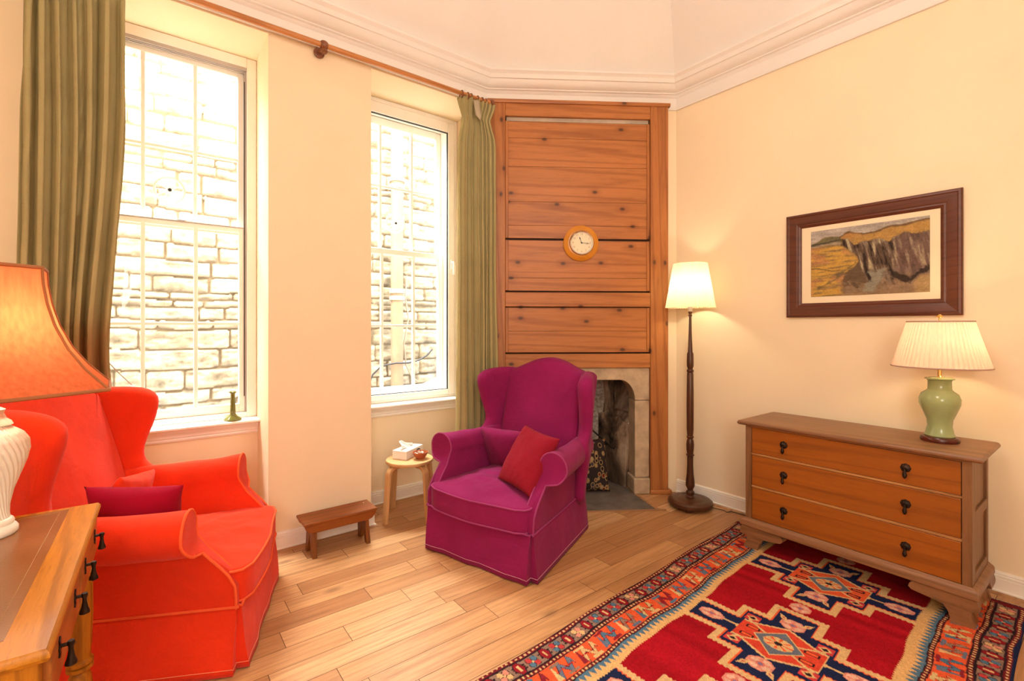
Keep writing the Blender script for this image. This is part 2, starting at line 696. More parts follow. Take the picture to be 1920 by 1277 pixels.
BASE_PROF = [(0.0, 0.0), (0.026, 0.0), (0.026, 0.018), (0.018, 0.022), (0.018, 0.078), (0.0145, 0.080), (0.0145, 0.084), (0.018, 0.086),
             (0.018, 0.094), (0.013, 0.097), (0.013, 0.101), (0.016, 0.104), (0.010, 0.112), (0.0, 0.114)]
M_SHOE = wood('floor_edge_strip', (0.42, 0.22, 0.10), (0.2, 0.09, 0.04), 'x')


def baseboard(name, path):
    return structure(obj(name, G().sweep(BASE_PROF, path), M_TRIM, smooth=30))


baseboard('baseboard_right', [(XR, YB), (XR, B.y - 0.01)])
baseboard('baseboard_left', [(A.x, YL), (ALC[1][1], YL), (ALC[1][1], ALC_Y), (ALC[1][0], ALC_Y), (ALC[1][0], YL), (ALC[0][1], YL),
                             (ALC[0][1], ALC_Y), (ALC[0][0], ALC_Y), (ALC[0][0], YL), (XW, YL)])
# narrow oak strip that closes the floor against the baseboards
gs = G()
gs.sweep([(0.026, 0.0), (0.026, 0.012), (0.036, 0.009), (0.045, 0.0)],
         [(ALC[1][1], ALC_Y), (ALC[1][0], ALC_Y), (ALC[1][0], YL), (ALC[0][1], YL), (ALC[0][1], ALC_Y), (ALC[0][0], ALC_Y)])
structure(obj('trim_2', gs, M_SHOE, smooth=0))
gs = G().sweep([(0.026, 0.0), (0.026, 0.012), (0.036, 0.009), (0.045, 0.0)], [(XR, YB), (XR, B.y - 0.1)])
structure(obj('trim_3', gs, M_SHOE, smooth=0))


# ------------------------------------------------------------------ windows
def frame_rect(g, x0, x1, z0, z1, w, y0, y1, wb=None, wt=None):
    wb = wb or w
    wt = wt or w
    g.box(x0, x0 + w, y0, y1, z0, z1)
    g.box(x1 - w, x1, y0, y1, z0, z1)
    g.box(x0 + w, x1 - w, y0, y1, z0, z0 + wb)
    g.box(x0 + w, x1 - w, y0, y1, z1 - wt, z1)
    return g


def sash(parent, x0, x1, z0, z1, y, muntx, muntz, stile=0.042, bottom=0.05, top=0.045):
    g = frame_rect(G(), x0, x1, z0, z1, stile, y, y + 0.04, bottom, top)
    for mx in muntx:
        g.box(mx - 0.011, mx + 0.011, y + 0.004, y + 0.036, z0 + bottom - 0.002, z1 - top + 0.002)
    for mz in muntz:
        g.box(x0 + stile - 0.002, x1 - stile + 0.002, y + 0.006, y + 0.034, mz - 0.010, mz + 0.010)
    s = obj('sash', g, M_SASH, parent, bevel=0.003)
    obj('pane', box(x0 + stile - 0.004, x1 - stile + 0.004, y + 0.018, y + 0.022, z0 + bottom - 0.004, z1 - top + 0.004), M_GLASS, s, smooth=0)
    return s


M_VENT = plain('clear_vent_plastic', (0.78, 0.76, 0.72), 0.3, 0.4)


def window_vent(parent, x, y, z, r):
    g = G()
    g.lathe([(r, -0.006), (r, 0.006), (r - 0.010, 0.010), (r - 0.014, 0.006), (r - 0.014, -0.006)], 40, (x, y, z), 'y', caps=False)
    g.lathe([(0.014, -0.008), (0.014, 0.012), (0.004, 0.016)], 16, (x, y, z), 'y')
    for k in range(12):
        a = 2 * PI * k / 12
        g.tube([(x + 0.012 * math.cos(a), y, z + 0.012 * math.sin(a)), (x + (r - 0.012) * math.cos(a), y, z + (r - 0.012) * math.sin(a))], 0.0022, 5)
    v = obj('window_vent', g, M_VENT, parent)
    obj('vent_hub', G().lathe([(0.010, 0.010), (0.010, 0.018), (0.002, 0.02)], 14, (x, y, z), 'y'), M_GASKET, v)
    return v


def sill(parent, x0, x1):
    g = G()
    g.sweep([(0.0, 0.766), (0.075, 0.766), (0.083, 0.772), (0.083, 0.782), (0.075, 0.788), (-0.09, 0.790), (-0.09, 0.766)], [(x1, ALC_Y), (x0, ALC_Y)])
    obj('sill', g, M_SASH, parent, smooth=35)
    g = G()
    g.sweep([(0.0, 0.690), (0.014, 0.690), (0.018, 0.700), (0.014, 0.708), (0.022, 0.716), (0.022, 0.724), (0.030, 0.736), (0.046, 0.752),
             (0.050, 0.765), (0.0, 0.765)], [(x1, ALC_Y), (x0, ALC_Y)])
    obj('sill_apron', g, M_SASH, parent, smooth=35)


def build_window_one():
    x0, x1 = ALC[0]
    r = structure(obj('window_1', frame_rect(G(), x0 + 0.001, x1 - 0.001, 0.789, 3.209, 0.058, 3.635, 3.80, 0.035, 0.066), M_SASH, bevel=0.005))
    gx = G()
    ix0, ix1 = x0 + 0.059, x1 - 0.059
    # grey sash track along the head and the right jamb
    for k in range(3):
        gx.box(ix0, ix1, 3.640 + 0.012 * k, 3.648 + 0.012 * k, 3.122 - 0.004 * k, 3.143)
        gx.box(ix1 - 0.012, ix1, 3.652 + 0.02 * k, 3.656 + 0.02 * k, 0.83, 3.143)
    obj('sash_track', gx, M_TRACK, r, smooth=0)
    obj('track_slot', box(ix1 - 0.016, ix1 - 0.011, 3.648, 3.654, 0.93, 3.05), M_GASKET, r, smooth=0)
    mx = [-0.012, 0.257]
    sash(r, ix0, ix1 - 0.010, 2.02, 3.142, 3.700, mx, [2.53], 0.034, 0.046, 0.05)
    lo = sash(r, ix0, ix1 - 0.010, 0.825, 2.062, 3.655, mx, [1.417], 0.034, 0.055, 0.032)
    obj('meeting_rail_shadow_strip', box(ix0, ix1 - 0.01, 3.650, 3.656, 2.058, 2.066), M_TRACK, lo, smooth=0)  # grey strip, the shadow along the meeting rail put in as colour
    g = G().box(0.165, 0.20, 3.655, 3.685, 2.063, 2.07)
    g.tube([(0.155, 3.67, 2.074), (0.215, 3.67, 2.074)], 0.004, 6)
    obj('sash_catch', g, M_TRACK, r)
    window_vent(r, 0.122, 3.716, 2.262, 0.085)
    sill(r, x0 + 0.001, x1 - 0.001)
    return r


def build_window_two():
    x0, x1 = ALC[1]
    r = structure(obj('window_2', frame_rect(G(), x0 + 0.001, x1 - 0.001, 0.789, 3.209, 0.032, 3.63, 3.69, 0.02, 0.035), M_SASH, bevel=0.006))
    # inner double-glazed casement
    g = frame_rect(G(), x0 + 0.034, x1 - 0.034, 0.81, 3.173, 0.060, 3.622, 3.668, 0.045, 0.085)
    c = obj('casement', g, M_SASH, r, bevel=0.006)
    gx0, gx1, gz0, gz1 = x0 + 0.094, x1 - 0.094, 0.855, 3.088
    obj('gasket', frame_rect(G(), gx0 - 0.001, gx1 + 0.001, gz0 - 0.001, gz1 + 0.001, 0.006, 3.632, 3.650), M_GASKET, c, smooth=0)
    obj('pane', box(gx0, gx1, 3.640, 3.644, gz0, gz1), M_GLASS, c, smooth=0)
    h = G()
    h.box(2.108, 2.134, 3.606, 3.622, 1.90, 1.98)
    h.tube([(2.121, 3.606, 1.955), (2.121, 3.584, 1.955), (2.121, 3.580, 1.935), (2.121, 3.580, 1.845)], 0.011, 8)
    obj('handle', h, M_SASH, c, bevel=0.003)
    # old sash window behind it
    sash(r, x0 + 0.04, 2.135, 2.005, 3.15, 3.84, [1.565, 1.852], [2.58], 0.045, 0.045, 0.06)
    sash(r, x0 + 0.04, 2.135, 0.82, 2.05, 3.80, [1.565, 1.852], [1.405], 0.045, 0.07, 0.045)
    obj('outer_lining', frame_rect(G(), x0 + 0.002, x1 - 0.002, 0.79, 3.205, 0.048, 3.69, 3.90, 0.03, 0.05), M_SASH, r, smooth=0)
    window_vent(r, 1.705, 3.862, 2.285, 0.088)
    sill(r, x0 + 0.001, x1 - 0.001)
    return r


build_window_one()
build_window_two()

# ------------------------------------------------------------------ outside: stone wall, pipes, cables
WY = 5.35


def build_stone_wall():
    x0, x1, z0, z1 = -2.6, 5.2, -0.4, 4.06
    st = 0.0125
    nx, nz = int((x1 - x0) / st), int((z1 - z0) / st)
    rnd = random.Random(11)
    H = np.zeros((nz + 1, nx + 1))
    T = np.zeros((nz + 1, nx + 1, 3))
    # courses of rough blocks
    xs = x0 + np.arange(nx + 1) * st
    zs = z0 + np.arange(nz + 1) * st
    z = z0
    X2, Z2 = np.meshgrid(xs, zs)
    wob = np.array([[mn.noise(Vector((x * 0.9, zz * 0.9, 3.0))) for x in xs[::5]] for zz in zs[::5]])
    wob = np.kron(wob, np.ones((5, 5)))[:nz + 1, :nx + 1]
    Zw = Z2 + 0.05 * wob
    while z < z1 + 0.3:
        hgt = rnd.choice([0.07, 0.09, 0.12, 0.15, 0.18])
        x = x0 - rnd.random()
        while x < x1:
            L = rnd.uniform(0.16, 0.62)
            i0, i1 = max(0, int((x - x0) / st) - 1), min(nx, int((x + L - x0) / st) + 2)
            if i1 > 0:
                sub = (slice(None), slice(i0, i1 + 1))
                dx = np.minimum(X2[sub] - x, x + L - X2[sub])
                dz = np.minimum(Zw[sub] - z, z + hgt - Zw[sub])
                cr = rnd.uniform(0.02, 0.05)
                d = np.minimum(np.minimum(dx, dz), (dx + dz) * 0.72 - cr * 0.35)
                ins = d > (0.001 + 0.006 * (1 + wob[sub]))
                bulge = 0.018 + (0.3 + 0.7 * np.clip(d / 0.03, 0, 1) ** 0.5) * rnd.uniform(0.018, 0.042)
                H[sub] = np.where(ins, bulge, H[sub])
                c = rnd.choice([(0.44, 0.395, 0.325), (0.40, 0.355, 0.29), (0.47, 0.43, 0.37), (0.36, 0.31, 0.25)])
                T[sub] = np.where(ins[..., None], c, T[sub])
            x += L
        z += hgt
    rough = np.array([[mn.fractal(Vector((x * 6, zz * 13, 1.0)), 0.8, 2.1, 4) for x in xs] for zz in zs])
    H += 0.022 * rough * (H > 0.01)
    T *= np.clip(1.0 + 0.60 * rough, 0.40, 1.2)[..., None]
    g = G()
    V = np.stack([X2, WY - H, Z2], -1).reshape(-1, 3)
    g.v = [tuple(p) for p in V]
    w = nx + 1
    g.f = [(j * w + i, j * w + i + 1, (j + 1) * w + i + 1, (j + 1) * w + i) for j in range(nz) for i in range(nx)]
    H[T.sum(-1) == 0] = 0.012
    T[T.sum(-1) == 0] = (0.33, 0.275, 0.215)
    o = obj('wall_exterior', g, attr_mat('rubble_stone', 0.95, 0.05, 0.3, 40.0, 0.35), smooth=180)
    color_layer(o, np.concatenate([T.reshape(-1, 3), np.ones((T.shape[0] * T.shape[1], 1))], 1))
    structure(o)
    structure(obj('ground_exterior', box(-4, 6, 3.93, 5.5, -0.7, -0.55), plain('alley_paving', (0.5, 0.46, 0.4), 0.9)))


build_stone_wall()

M_PIPE = plain('pale_painted_pipe', (0.36, 0.31, 0.26), 0.5, var=0.12, sc=9)
t = thing('drainpipe', 'long upright pinkish drainpipe on the stone wall outside the right window', 'pipe', (2.30, 5.16, 0.0))
g = G().tube([(0, 0, -0.5), (0, 0, 4.05)], 0.070, 20)
obj('pipe', g, plain('old_pink_pipe', (0.33, 0.215, 0.15), 0.55, var=0.15, sc=7), t)
for z in (1.72, 1.80, 3.0, 3.08):
    obj('collar', G().lathe([(0.068, z - 0.02), (0.088, z - 0.02), (0.09, z), (0.088, z + 0.025), (0.068, z + 0.03)], 20), M_PIPE, t)
t = thing('waste_pipe', 'short white waste pipe with an elbow at the foot of the stone wall outside', 'pipe', (2.83, 5.02, 0.0))
g = G().tube([(0, 0, 1.36), (0, 0, 0.86), (-0.015, 0, 0.80), (-0.05, 0, 0.755), (-0.10, 0, 0.73), (-0.9, -0.05, 0.47)], 0.062, 16)
obj('pipe', g, M_PIPE, t)
for z in (0.92, 1.15, 1.22):
    obj('collar', G().lathe([(0.06, z - 0.018), (0.083, z - 0.018), (0.083, z + 0.018), (0.06, z + 0.018)], 18), M_PIPE, t)
M_CABLE = plain('black_cable', (0.03, 0.03, 0.04), 0.5)
pts = [(1.95, 5.18, 0.70), (2.02, 5.18, 0.86), (2.12, 5.18, 0.95), (2.25, 5.08, 0.985), (2.4, 5.07, 0.98), (2.55, 5.12, 1.0), (2.66, 5.13, 1.05), (2.74, 5.14, 1.12)]
tag(obj('cable', G().tube(pts, 0.010, 8), M_CABLE), 'black cable looping across the foot of the stone wall outside', 'cable')
pts = [(2.44, 5.20, 2.0), (2.41, 5.18, 1.75), (2.45, 5.18, 1.5), (2.40, 5.19, 1.2), (2.42, 5.18, 0.95), (2.49, 5.17, 0.80), (2.57, 5.17, 0.74)]
tag(obj('cable', G().tube(pts, 0.009, 8), M_PIPE), 'white cable hanging beside the upright drainpipe outside', 'cable')

# ------------------------------------------------------------------ fireplace
M_STONE = plain('pale_sandstone', (0.50, 0.38, 0.26), 0.9, 0.1, var=0.22, sc=9, bump=0.25, bsc=50)


def sooty():
    n = N('sooty_stone')
    v = n.mapping((1.2, 1.2, 0.7))
    a = n.noise(v, 3.2, 6, 0.62, 0.8)
    b = n.noise(n.mapping((1, 1, 1)), 40, 4)
    col = n.ramp(a.outputs['Fac'], [(0.34, (0.025, 0.018, 0.014)), (0.46, (0.12, 0.08, 0.055)), (0.56, (0.30, 0.21, 0.145)), (0.72, (0.48, 0.38, 0.28))])
    n.bump(b.outputs['Fac'], 0.5, 0.01)
    return n.base(col, 0.95, 0.05)


M_SOOTY = sooty()
M_GRANITE = plain('speckled_grey_stone', (0.34, 0.30, 0.26), 0.9, 0.1, var=0.5, sc=45, bump=0.4, bsc=70)
M_SLATE = plain('grey_slate', (0.14, 0.115, 0.10), 0.6, 0.35, var=0.35, sc=7, bump=0.1, bsc=30)

fp = thing('fireplace', 'old stone corner fireplace with sooty firebox behind the purple armchair', 'fireplace', DORG, DROT)


def build_fireplace():
    # lintel and jambs as flat stones with a rounded opening corner
    def arch(right):
        sgn = 1 if right else -1
        xe = (OP1 if right else OP0) - DM
        xo = (ST1 - 0.003 if right else ST0 + 0.003) - DM
        pts = [(0.0, 0.952)]
        for k in range(11):
            a = PI / 2 * k / 10
            pts.append((xe - sgn * 0.13 + sgn * 0.13 * math.sin(a), 0.952 - 0.17 * (1 - math.cos(a))))
        pts += [(xo, 0.782), (xo, RAILZ - 0.002), (0.0, RAILZ - 0.002)]
        return pts
    for right in (True, False):
        g = G().extrude(arch(right), -0.024, 0.16, lambda a, b, d: (a, d, b))
        obj('lintel', g, M_STONE, fp, bevel=0.005)
        xe = (OP1 if right else OP0) - DM
        xo = (ST1 - 0.003 if right else ST0 + 0.003) - DM
        a, b = min(xe, xo), max(xe, xo)
        g = G().box(a, b, -0.022, 0.16, 0.135, 0.779)
        obj('jamb', g, M_STONE, fp, bevel=0.006)
        g = G().box(a - 0.015, b, -0.05, 0.16, 0.0, 0.133)
        obj('jamb_base', g, M_STONE, fp, bevel=0.012)
    # firebox
    rnd = random.Random(3)
    def rough_sheet(p0, p1, z1, mat_, name, amp=0.02, n=22):
        def fn(u, v):
            x = p0[0] + (p1[0] - p0[0]) * u
            y = p0[1] + (p1[1] - p0[1]) * u
            z = z1 * v
            k = mn.fractal(Vector((x * 5, y * 5 + 7, z * 5)), 0.9, 2.0, 4) * amp
            d = Vector((-(p1[1] - p0[1]), p1[0] - p0[0])).normalized()
            return (x + d.x * k, y + d.y * k, z)
        return obj(name, G().grid(fn, n, n), mat_, fp, smooth=60)
    xr0, xr1 = OP1 - DM + 0.012, 1.075 - DM
    xl0, xl1 = OP0 - DM - 0.012, 0.46 - DM
    rough_sheet((xl1 - 0.03, 0.42), (xr1 + 0.03, 0.42), 1.06, M_GRANITE, 'firebox_back')
    rough_sheet((xl0, 0.15), (xl1, 0.43), 1.06, M_SOOTY, 'firebox_cheek')
    # right cheek: big rough blocks with a broken ledge
    rough_sheet((xr1, 0.44), (xr0, 0.15), 1.06, M_SOOTY, 'firebox_cheek', 0.03)
    def block(u0, u1, z0, z1, out, name):
        P0, P1 = Vector((xr0, 0.15)), Vector((xr1, 0.44))
        d = (P1 - P0).normalized()
        nrm = Vector((-d.y, d.x))
        if nrm.x > 0:
            nrm = -nrm
        L = (P1 - P0).length
        def fm(a, b, w):
            p = P0 + d * (a * L) + nrm * (out * (w + 0.5))
            k = 0.010 * mn.noise(Vector((a * 9, b * 9, w * 3 + out * 50)))
            return (p.x + k, p.y, b + k)
        o = [(u0, z0), (u0 + (u1 - u0) * 0.5, z0 + 0.01), (u1, z0), (u1 + 0.01, (z0 + z1) / 2), (u1, z1 - 0.02), (u0 + (u1 - u0) * 0.5, z1), (u0, z1 - 0.05), (u0 - 0.01, (z0 + z1) / 2)]
        obj(name, G().slab(o, 1.0, 0.02, fm), M_SOOTY, fp, smooth=60)
    block(0.03, 0.55, 0.0, 0.60, 0.05, 'cheek_stone')
    block(0.57, 0.98, 0.0, 0.33, 0.035, 'cheek_stone')
    block(0.57, 0.98, 0.34, 0.62, 0.045, 'cheek_stone')
    block(0.02, 0.45, 0.66, 0.97, 0.03, 'cheek_stone')
    obj('firebox_roof', box(xl0 - 0.05, xr0 + 0.05, 0.10, 0.5, 1.06, 1.10), M_SOOT, fp, smooth=0)


build_fireplace()
# hearth slab runs into the firebox and out onto the floor
g = G().extrude([(0.22 - DM, 0.0), (0.22 - DM, -0.37), (1.295 - DM, -0.37), (1.225 - DM, -0.02), (1.225 - DM, 0.10), (1.06 - DM, 0.42), (0.45 - DM, 0.42), (0.30 - DM, 0.1)],
                0.0005, 0.005, lambda a, b, d: (a, b, d))
tag(obj('hearth_slab', g, M_SLATE, loc=DORG, rot=(0, 0, DROT), bevel=0.002), 'grey slate hearth slab on the floor before the stone fireplace', 'hearth')
g = G()
g.box(0.16 - DM, 1.37 - DM, -0.40, -0.372, 0.0005, 0.005)
g.extrude([(1.297 - DM, -0.372), (1.325 - DM, -0.372), (1.262 - DM, -0.055), (1.236 - DM, -0.055)], 0.0005, 0.006, lambda a, b, d: (a, b, d))
tag(obj('hearth_border', g, M_SHOE, loc=DORG, rot=(0, 0, DROT), bevel=0.002), 'thin wooden border strip framing the slate hearth', 'border strip')


# ------------------------------------------------------------------ soft furnishing builders
def pillow(name, w, h, t, m, parent=None, seed=0, pinch=0.06, n=34, wr=0.006, seam=None):
    """cushion lying in local x-z, thickness along y"""
    g = G()
    def fn(sgn):
        def q(u, v):
            a, b = 2 * u - 1, 2 * v - 1
            edge = (1 - a * a) * (1 - b * b)
            th = max(0.0, edge) ** 0.42
            x = a * w / 2 * (1 - pinch * (1 - b * b) * abs(a) ** 2)
            z = b * h / 2 * (1 - pinch * (1 - a * a) * abs(b) ** 2)
            k = mn.noise(Vector((x * 9 + seed, z * 9, sgn * 3.0 + seed))) * wr + mn.noise(Vector((x * 22 + seed, z * 15, sgn))) * wr * 0.5
            r = min(1.0, edge * 6)
            return (x, sgn * (t / 2 * th + k * r), z)
        return q
    g.grid(fn(1), n, n)
    g.grid(fn(-1), n, n)
    import bmesh
    o = obj(name, g, m, parent, smooth=180)
    bm = bmesh.new()
    bm.from_mesh(o.data)
    bmesh.ops.remove_doubles(bm, verts=bm.verts, dist=0.0005)
    bmesh.ops.recalc_face_normals(bm, faces=bm.faces)
    bm.to_mesh(o.data)
    bm.free()
    o.data.polygons.foreach_set('use_smooth', [True] * len(o.data.polygons))
    return o


def seam_of(w, h, pinch=0.06, n=20):
    P = []
    for k in range(4 * n):
        s, u = divmod(k, n)
        q = 2 * u / n - 1
        a, b = ((q, -1), (1, q), (-q, 1), (-1, -q))[s]
        P.append((a * w / 2 * (1 - pinch * (1 - b * b) * abs(a) ** 2), 0, b * h / 2 * (1 - pinch * (1 - a * a) * abs(b) ** 2)))
    return P


def smooth01(x):
    x = max(0.0, min(1.0, x))
    return x * x * (3 - 2 * x)


def wrink(p, amp, sc, seed=0.0):
    return mn.noise(Vector((p[0] * sc + seed, p[1] * sc, p[2] * sc))) * amp


def arc2(cx, cy, r, a0, a1, n):
    return [(cx + r * math.cos(math.radians(a0 + (a1 - a0) * k / n)), cy + r * math.sin(math.radians(a0 + (a1 - a0) * k / n))) for k in range(n + 1)]


def densify(pts, d=0.02, closed=True):
    out = []
    m = len(pts)
    for i in range(m if closed else m - 1):
        a, b = pts[i], pts[(i + 1) % m]
        k = max(1, int(math.hypot(b[0] - a[0], b[1] - a[1]) / d))
        for j in range(k):
            out.append((a[0] + (b[0] - a[0]) * j / k, a[1] + (b[1] - a[1]) * j / k))
    if not closed:
        out.append(pts[-1])
    return out


def smooth_poly(pts, it=2):
    for _ in range(it):
        n = len(pts)
        out = []
        for i in range(n):
            a, b = pts[i], pts[(i + 1) % n]
            out += [(a[0] * .75 + b[0] * .25, a[1] * .75 + b[1] * .25), (a[0] * .25 + b[0] * .75, a[1] * .25 + b[1] * .75)]
        pts = out
    return pts


def wing_chair(name, label, loc, rz, m, pipe_m, stitch_m, group, seed=0):
    t = thing(name, label, 'armchair', loc, rz, group)
    # ---- seat base (inside the loose cover)
    obj('seat_base', G().extrude([(-0.385, -0.035), (0.385, -0.035), (0.295, -0.80), (-0.295, -0.80)], 0.03, 0.285, lambda a, b, d: (a, b, d)), m, t, bevel=0.02)
    # ---- skirt with kick pleats at the front corners
    HW, DP = 0.398, 0.845

    def loop(z, out=0.0):
        q = 1 - z / 0.268
        f = 0.026 * q + out
        w, d0, d1 = HW + f, 0.0 + f, -DP - f * 0.6
        TW = 0.25
        pl = 0.006 + 0.034 * q
        dep = 0.012 + 0.046 * q
        P = [(-w + 0.03, d1), (w - 0.03, d1), (w - 0.008, d1 + 0.01), (w, d1 + 0.04)]
        P += [(w, d1 + (d0 - d1) * k / 9) for k in range(1, 9)]
        P += [(w, d0 - 0.012 - pl), (w + 0.002, d0 - 0.006 - pl), (w - dep, d0 - 0.012 - pl * 0.8), (w - dep, d0 - dep), (w - 0.012 - pl * 0.8, d0 - dep), (w - 0.006 - pl, d0 + 0.002), (w - 0.014 - pl, d0)]
        P += [(w - 2 * w * k / 9, d0 + 0.004 * math.sin(k * 2.1 + seed) * q) for k in range(1, 9)]
        P += [(-w + 0.014 + pl, d0), (-w + 0.006 + pl, d0 + 0.002), (-w + 0.012 + pl * 0.8, d0 - dep), (-w + dep, d0 - dep), (-w + dep, d0 - 0.012 - pl * 0.8), (-w - 0.002, d0 - 0.006 - pl), (-w, d0 - 0.012 - pl)]
        P += [(-w, d0 + (d1 - d0) * k / 9) for k in range(1, 9)]
        P += [(-w, d1 + 0.04), (-w + 0.008, d1 + 0.01)]
        return [(x * (1 - TW * max(0.0, -y) / 0.85), y) for x, y in P]
    nz = 10
    rings = []
    for j in range(nz + 1):
        z = 0.006 + 0.262 * j / nz
        rings.append([(x, y + wrink((x, y, z), 0.008, 6, seed), z) for x, y in loop(z)])
    sk = obj('skirt', G().rings(rings, False, False), m, t, smooth=55, solid=0.005)
    top = [(x, y, 0.268) for x, y in loop(0.268, 0.004)]
    obj('piping', G().tube(top, 0.0055, 6, closed=True), pipe_m, sk)
    hem = [(x, y + wrink((x, y, 0.03), 0.008, 6, seed), 0.032) for x, y in loop(0.032, 0.0035)]
    obj('hem_stitching', G().tube(hem, 0.0013, 5, closed=True), stitch_m, sk)
    # ---- seat cushion
    ol = [(0.290, -0.60), (0.332, -0.20), (0.366, -0.12), (0.368, -0.03), (0.355, 0.0), (0.30, 0.024)]
    ol = densify([(-a, b) for a, b in ol] + [(0.0, 0.045)] + ol[::-1], 0.03)

    def fm(a, b, w):
        z = 0.345 + w
        q = max(0.0, 1 - (a / 0.338) ** 2) * max(0.0, 1 - ((b + 0.31) / 0.36) ** 2)
        up = 1 if w > 0 else 0
        front = smooth01((b + 0.25) / 0.3)
        z -= 0.018 * front * (1 - 0.4 * (a / 0.34) ** 2)
        k = wrink((a * 1.0, b * 2.0, seed), 0.014, 7, seed) + wrink((a * 1.0 + b, b * 2.0, seed), 0.010, 17, seed)
        return (a, b + 0.006 * math.sin(a * 9) * front, z + up * k * min(1, q * 2))
    sc = obj('seat_cushion', G().slab(ol, 0.14, 0.014, fm, crown=0.038, nc=12), m, t, smooth=80)
    for w in (0.066, -0.060):
        obj('piping', G().tube([fm(a * 1.004, b + 0.001 if b > -0.3 else b, 0) [:2] + (fm(a, b, -0.001)[2] + w - 0.004,) for a, b in ol], 0.0055, 6, closed=True), pipe_m, sc)
    # ---- arms: S-fronted, with rolled tops
    def sfront(z):
        return -0.012 - 0.155 * smooth01((z - 0.33) / 0.26)
    for sg in (1, -1):
        prof = [(0.398, 0.262), (0.401, 0.40), (0.405, 0.505)]
        prof += arc2(0.432, 0.598, 0.088, -62, 205, 20)
        prof += [(0.342, 0.50), (0.338, 0.40), (0.336, 0.262)]
        prof = densify(prof, 0.035)

        def fma(a, b, w):
            u = (0.5 - w)
            a = a * (1 - (0.20 + 0.07 * smooth01((a - 0.34) / 0.1)) * u)
            y = sfront(b) * (1 - u) + (-0.80) * u
            droop = -0.012 * math.sin(PI * u) if b > 0.5 else 0
            k = wrink((a * sg, y, b), 0.006, 9, seed)
            return (sg * (a + k * 0.6), y, b + droop + k)
        ar = obj('armrest', G().slab(prof, 1.0, 0.009, fma, nr=3, nc=3, nl=14, c=(0.40, 0.52)), m, t, smooth=80)
        pp = [(sg * a, sfront(b) - 0.003, b) for a, b in prof]
        k0 = [p for p in pp if p[2] > 0.27]
        obj('piping', G().tube(pp, 0.0055, 6, closed=True), pipe_m, ar)
        obj('arm_seam', G().tube([fma(0.462, 0.520, 0.5 - u) for u in [k / 12 for k in range(13)]], 0.005, 6), pipe_m, ar)
    # ---- back
    def ytop(x):
        q = abs(x) / 0.34
        return 1.078 + 0.094 * (0.5 + 0.5 * math.cos(PI * min(1, q * 1.0))) ** 0.72
    ob = [(-0.345, 0.27), (0.345, 0.27)] + [(0.345, 0.27 + 0.8 * k / 10) for k in range(1, 11)]
    ob += [(0.34 - 0.68 * k / 24, ytop(0.34 - 0.68 * k / 24)) for k in range(25)]
    ob += [(-0.345, 0.27 + 0.8 * k / 10) for k in range(10, 0, -1)]
    ob = densify(ob, 0.04)

    def fmb(a, b, w):
        yc = -0.655 - max(0, b - 0.40) * 0.275
        k = wrink((a, b, seed), 0.006, 5, seed)
        wx = 1 - 0.10 * smooth01((b - 0.5) / 0.6) * 0
        taper = 1 - 0.10 * (1 - smooth01((b - 0.27) / 0.35))
        return (a * wx * taper * 0.93, yc + w + k * (1 if w > 0 else 0), b)
    obj('backrest', G().slab(ob, 0.135, 0.045, fmb, crown=0.018, nc=8), m, t, smooth=80)
    # ---- wings
    ow = [(0.80, 0.225), (0.81, 0.50), (0.83, 0.70), (0.88, 0.90), (0.925, 1.045), (0.90, 1.080), (0.81, 1.094), (0.70, 1.092), (0.615, 1.077), (0.566, 1.040), (0.560, 0.985),
          (0.582, 0.90), (0.606, 0.82), (0.622, 0.76), (0.618, 0.71), (0.592, 0.675), (0.56, 0.655), (0.555, 0.60), (0.60, 0.50), (0.625, 0.40), (0.635, 0.225)]
    ow = densify(smooth_poly(ow, 1), 0.025)
    for sg in (1, -1):
        def fmw(k, z, w):
            f = smooth01((0.86 - k) / 0.28) * smooth01((z - 0.62) / 0.3)
            xc = 0.318 - 0.056 * smooth01((0.70 - z) / 0.42) + 0.075 * smooth01((0.86 - k) / 0.28) + 0.022 * f + 0.012 * smooth01((z - 0.66) / -0.1)
            n = wrink((k, z, seed + sg), 0.008, 8, seed)
            return (sg * (xc + w * (1 + 0.15 * f) + n * 0.5), -k + n * 0.4, z)
        obj('wing', G().slab(ow, 0.092, 0.044, fmw, nc=6, nr=5, c=(0.74, 0.83)), m, t, smooth=80)
    return t


M_PURPLE = fabric('purple_cotton', (0.235, 0.012, 0.088), wrinkle=0.38, sheen=0.06)
M_PURPLE_P = plain('purple_piping', (0.30, 0.045, 0.15), 0.9, 0.1)
M_STITCH = plain('pale_stitching', (0.55, 0.30, 0.38), 0.9, 0.1)
M_ORANGE = fabric('orange_red_cotton', (0.72, 0.038, 0.010), wrinkle=0.38, sheen=0.10)
M_ORANGE_P = plain('orange_piping', (0.80, 0.11, 0.035), 0.9, 0.1)
M_STITCH_O = plain('orange_stitching', (0.80, 0.28, 0.16), 0.9, 0.1)

PR = math.radians(107.0)
chair_p = wing_chair('armchair', 'purple wing armchair in a loose cover in front of the fireplace', (1.534, 2.35, 0), PR, M_PURPLE, M_PURPLE_P, M_STITCH, 'wing armchairs', 0.0)
OR = math.radians(-110)
chair_o = wing_chair('armchair', 'orange-red wing armchair in a loose cover under the left window', (0.44, 2.57, 0), OR, M_ORANGE, M_ORANGE_P, M_STITCH_O, 'wing armchairs', 4.0)


def on_chair(c, rz, x, y, z):
    return (c[0] + x * math.cos(rz) - y * math.sin(rz), c[1] + x * math.sin(rz) + y * math.cos(rz), z)


def place(o, p, rx, ry, rz):
    o.location = p
    o.rotation_euler = (math.radians(rx), math.radians(ry), rz)
    return o


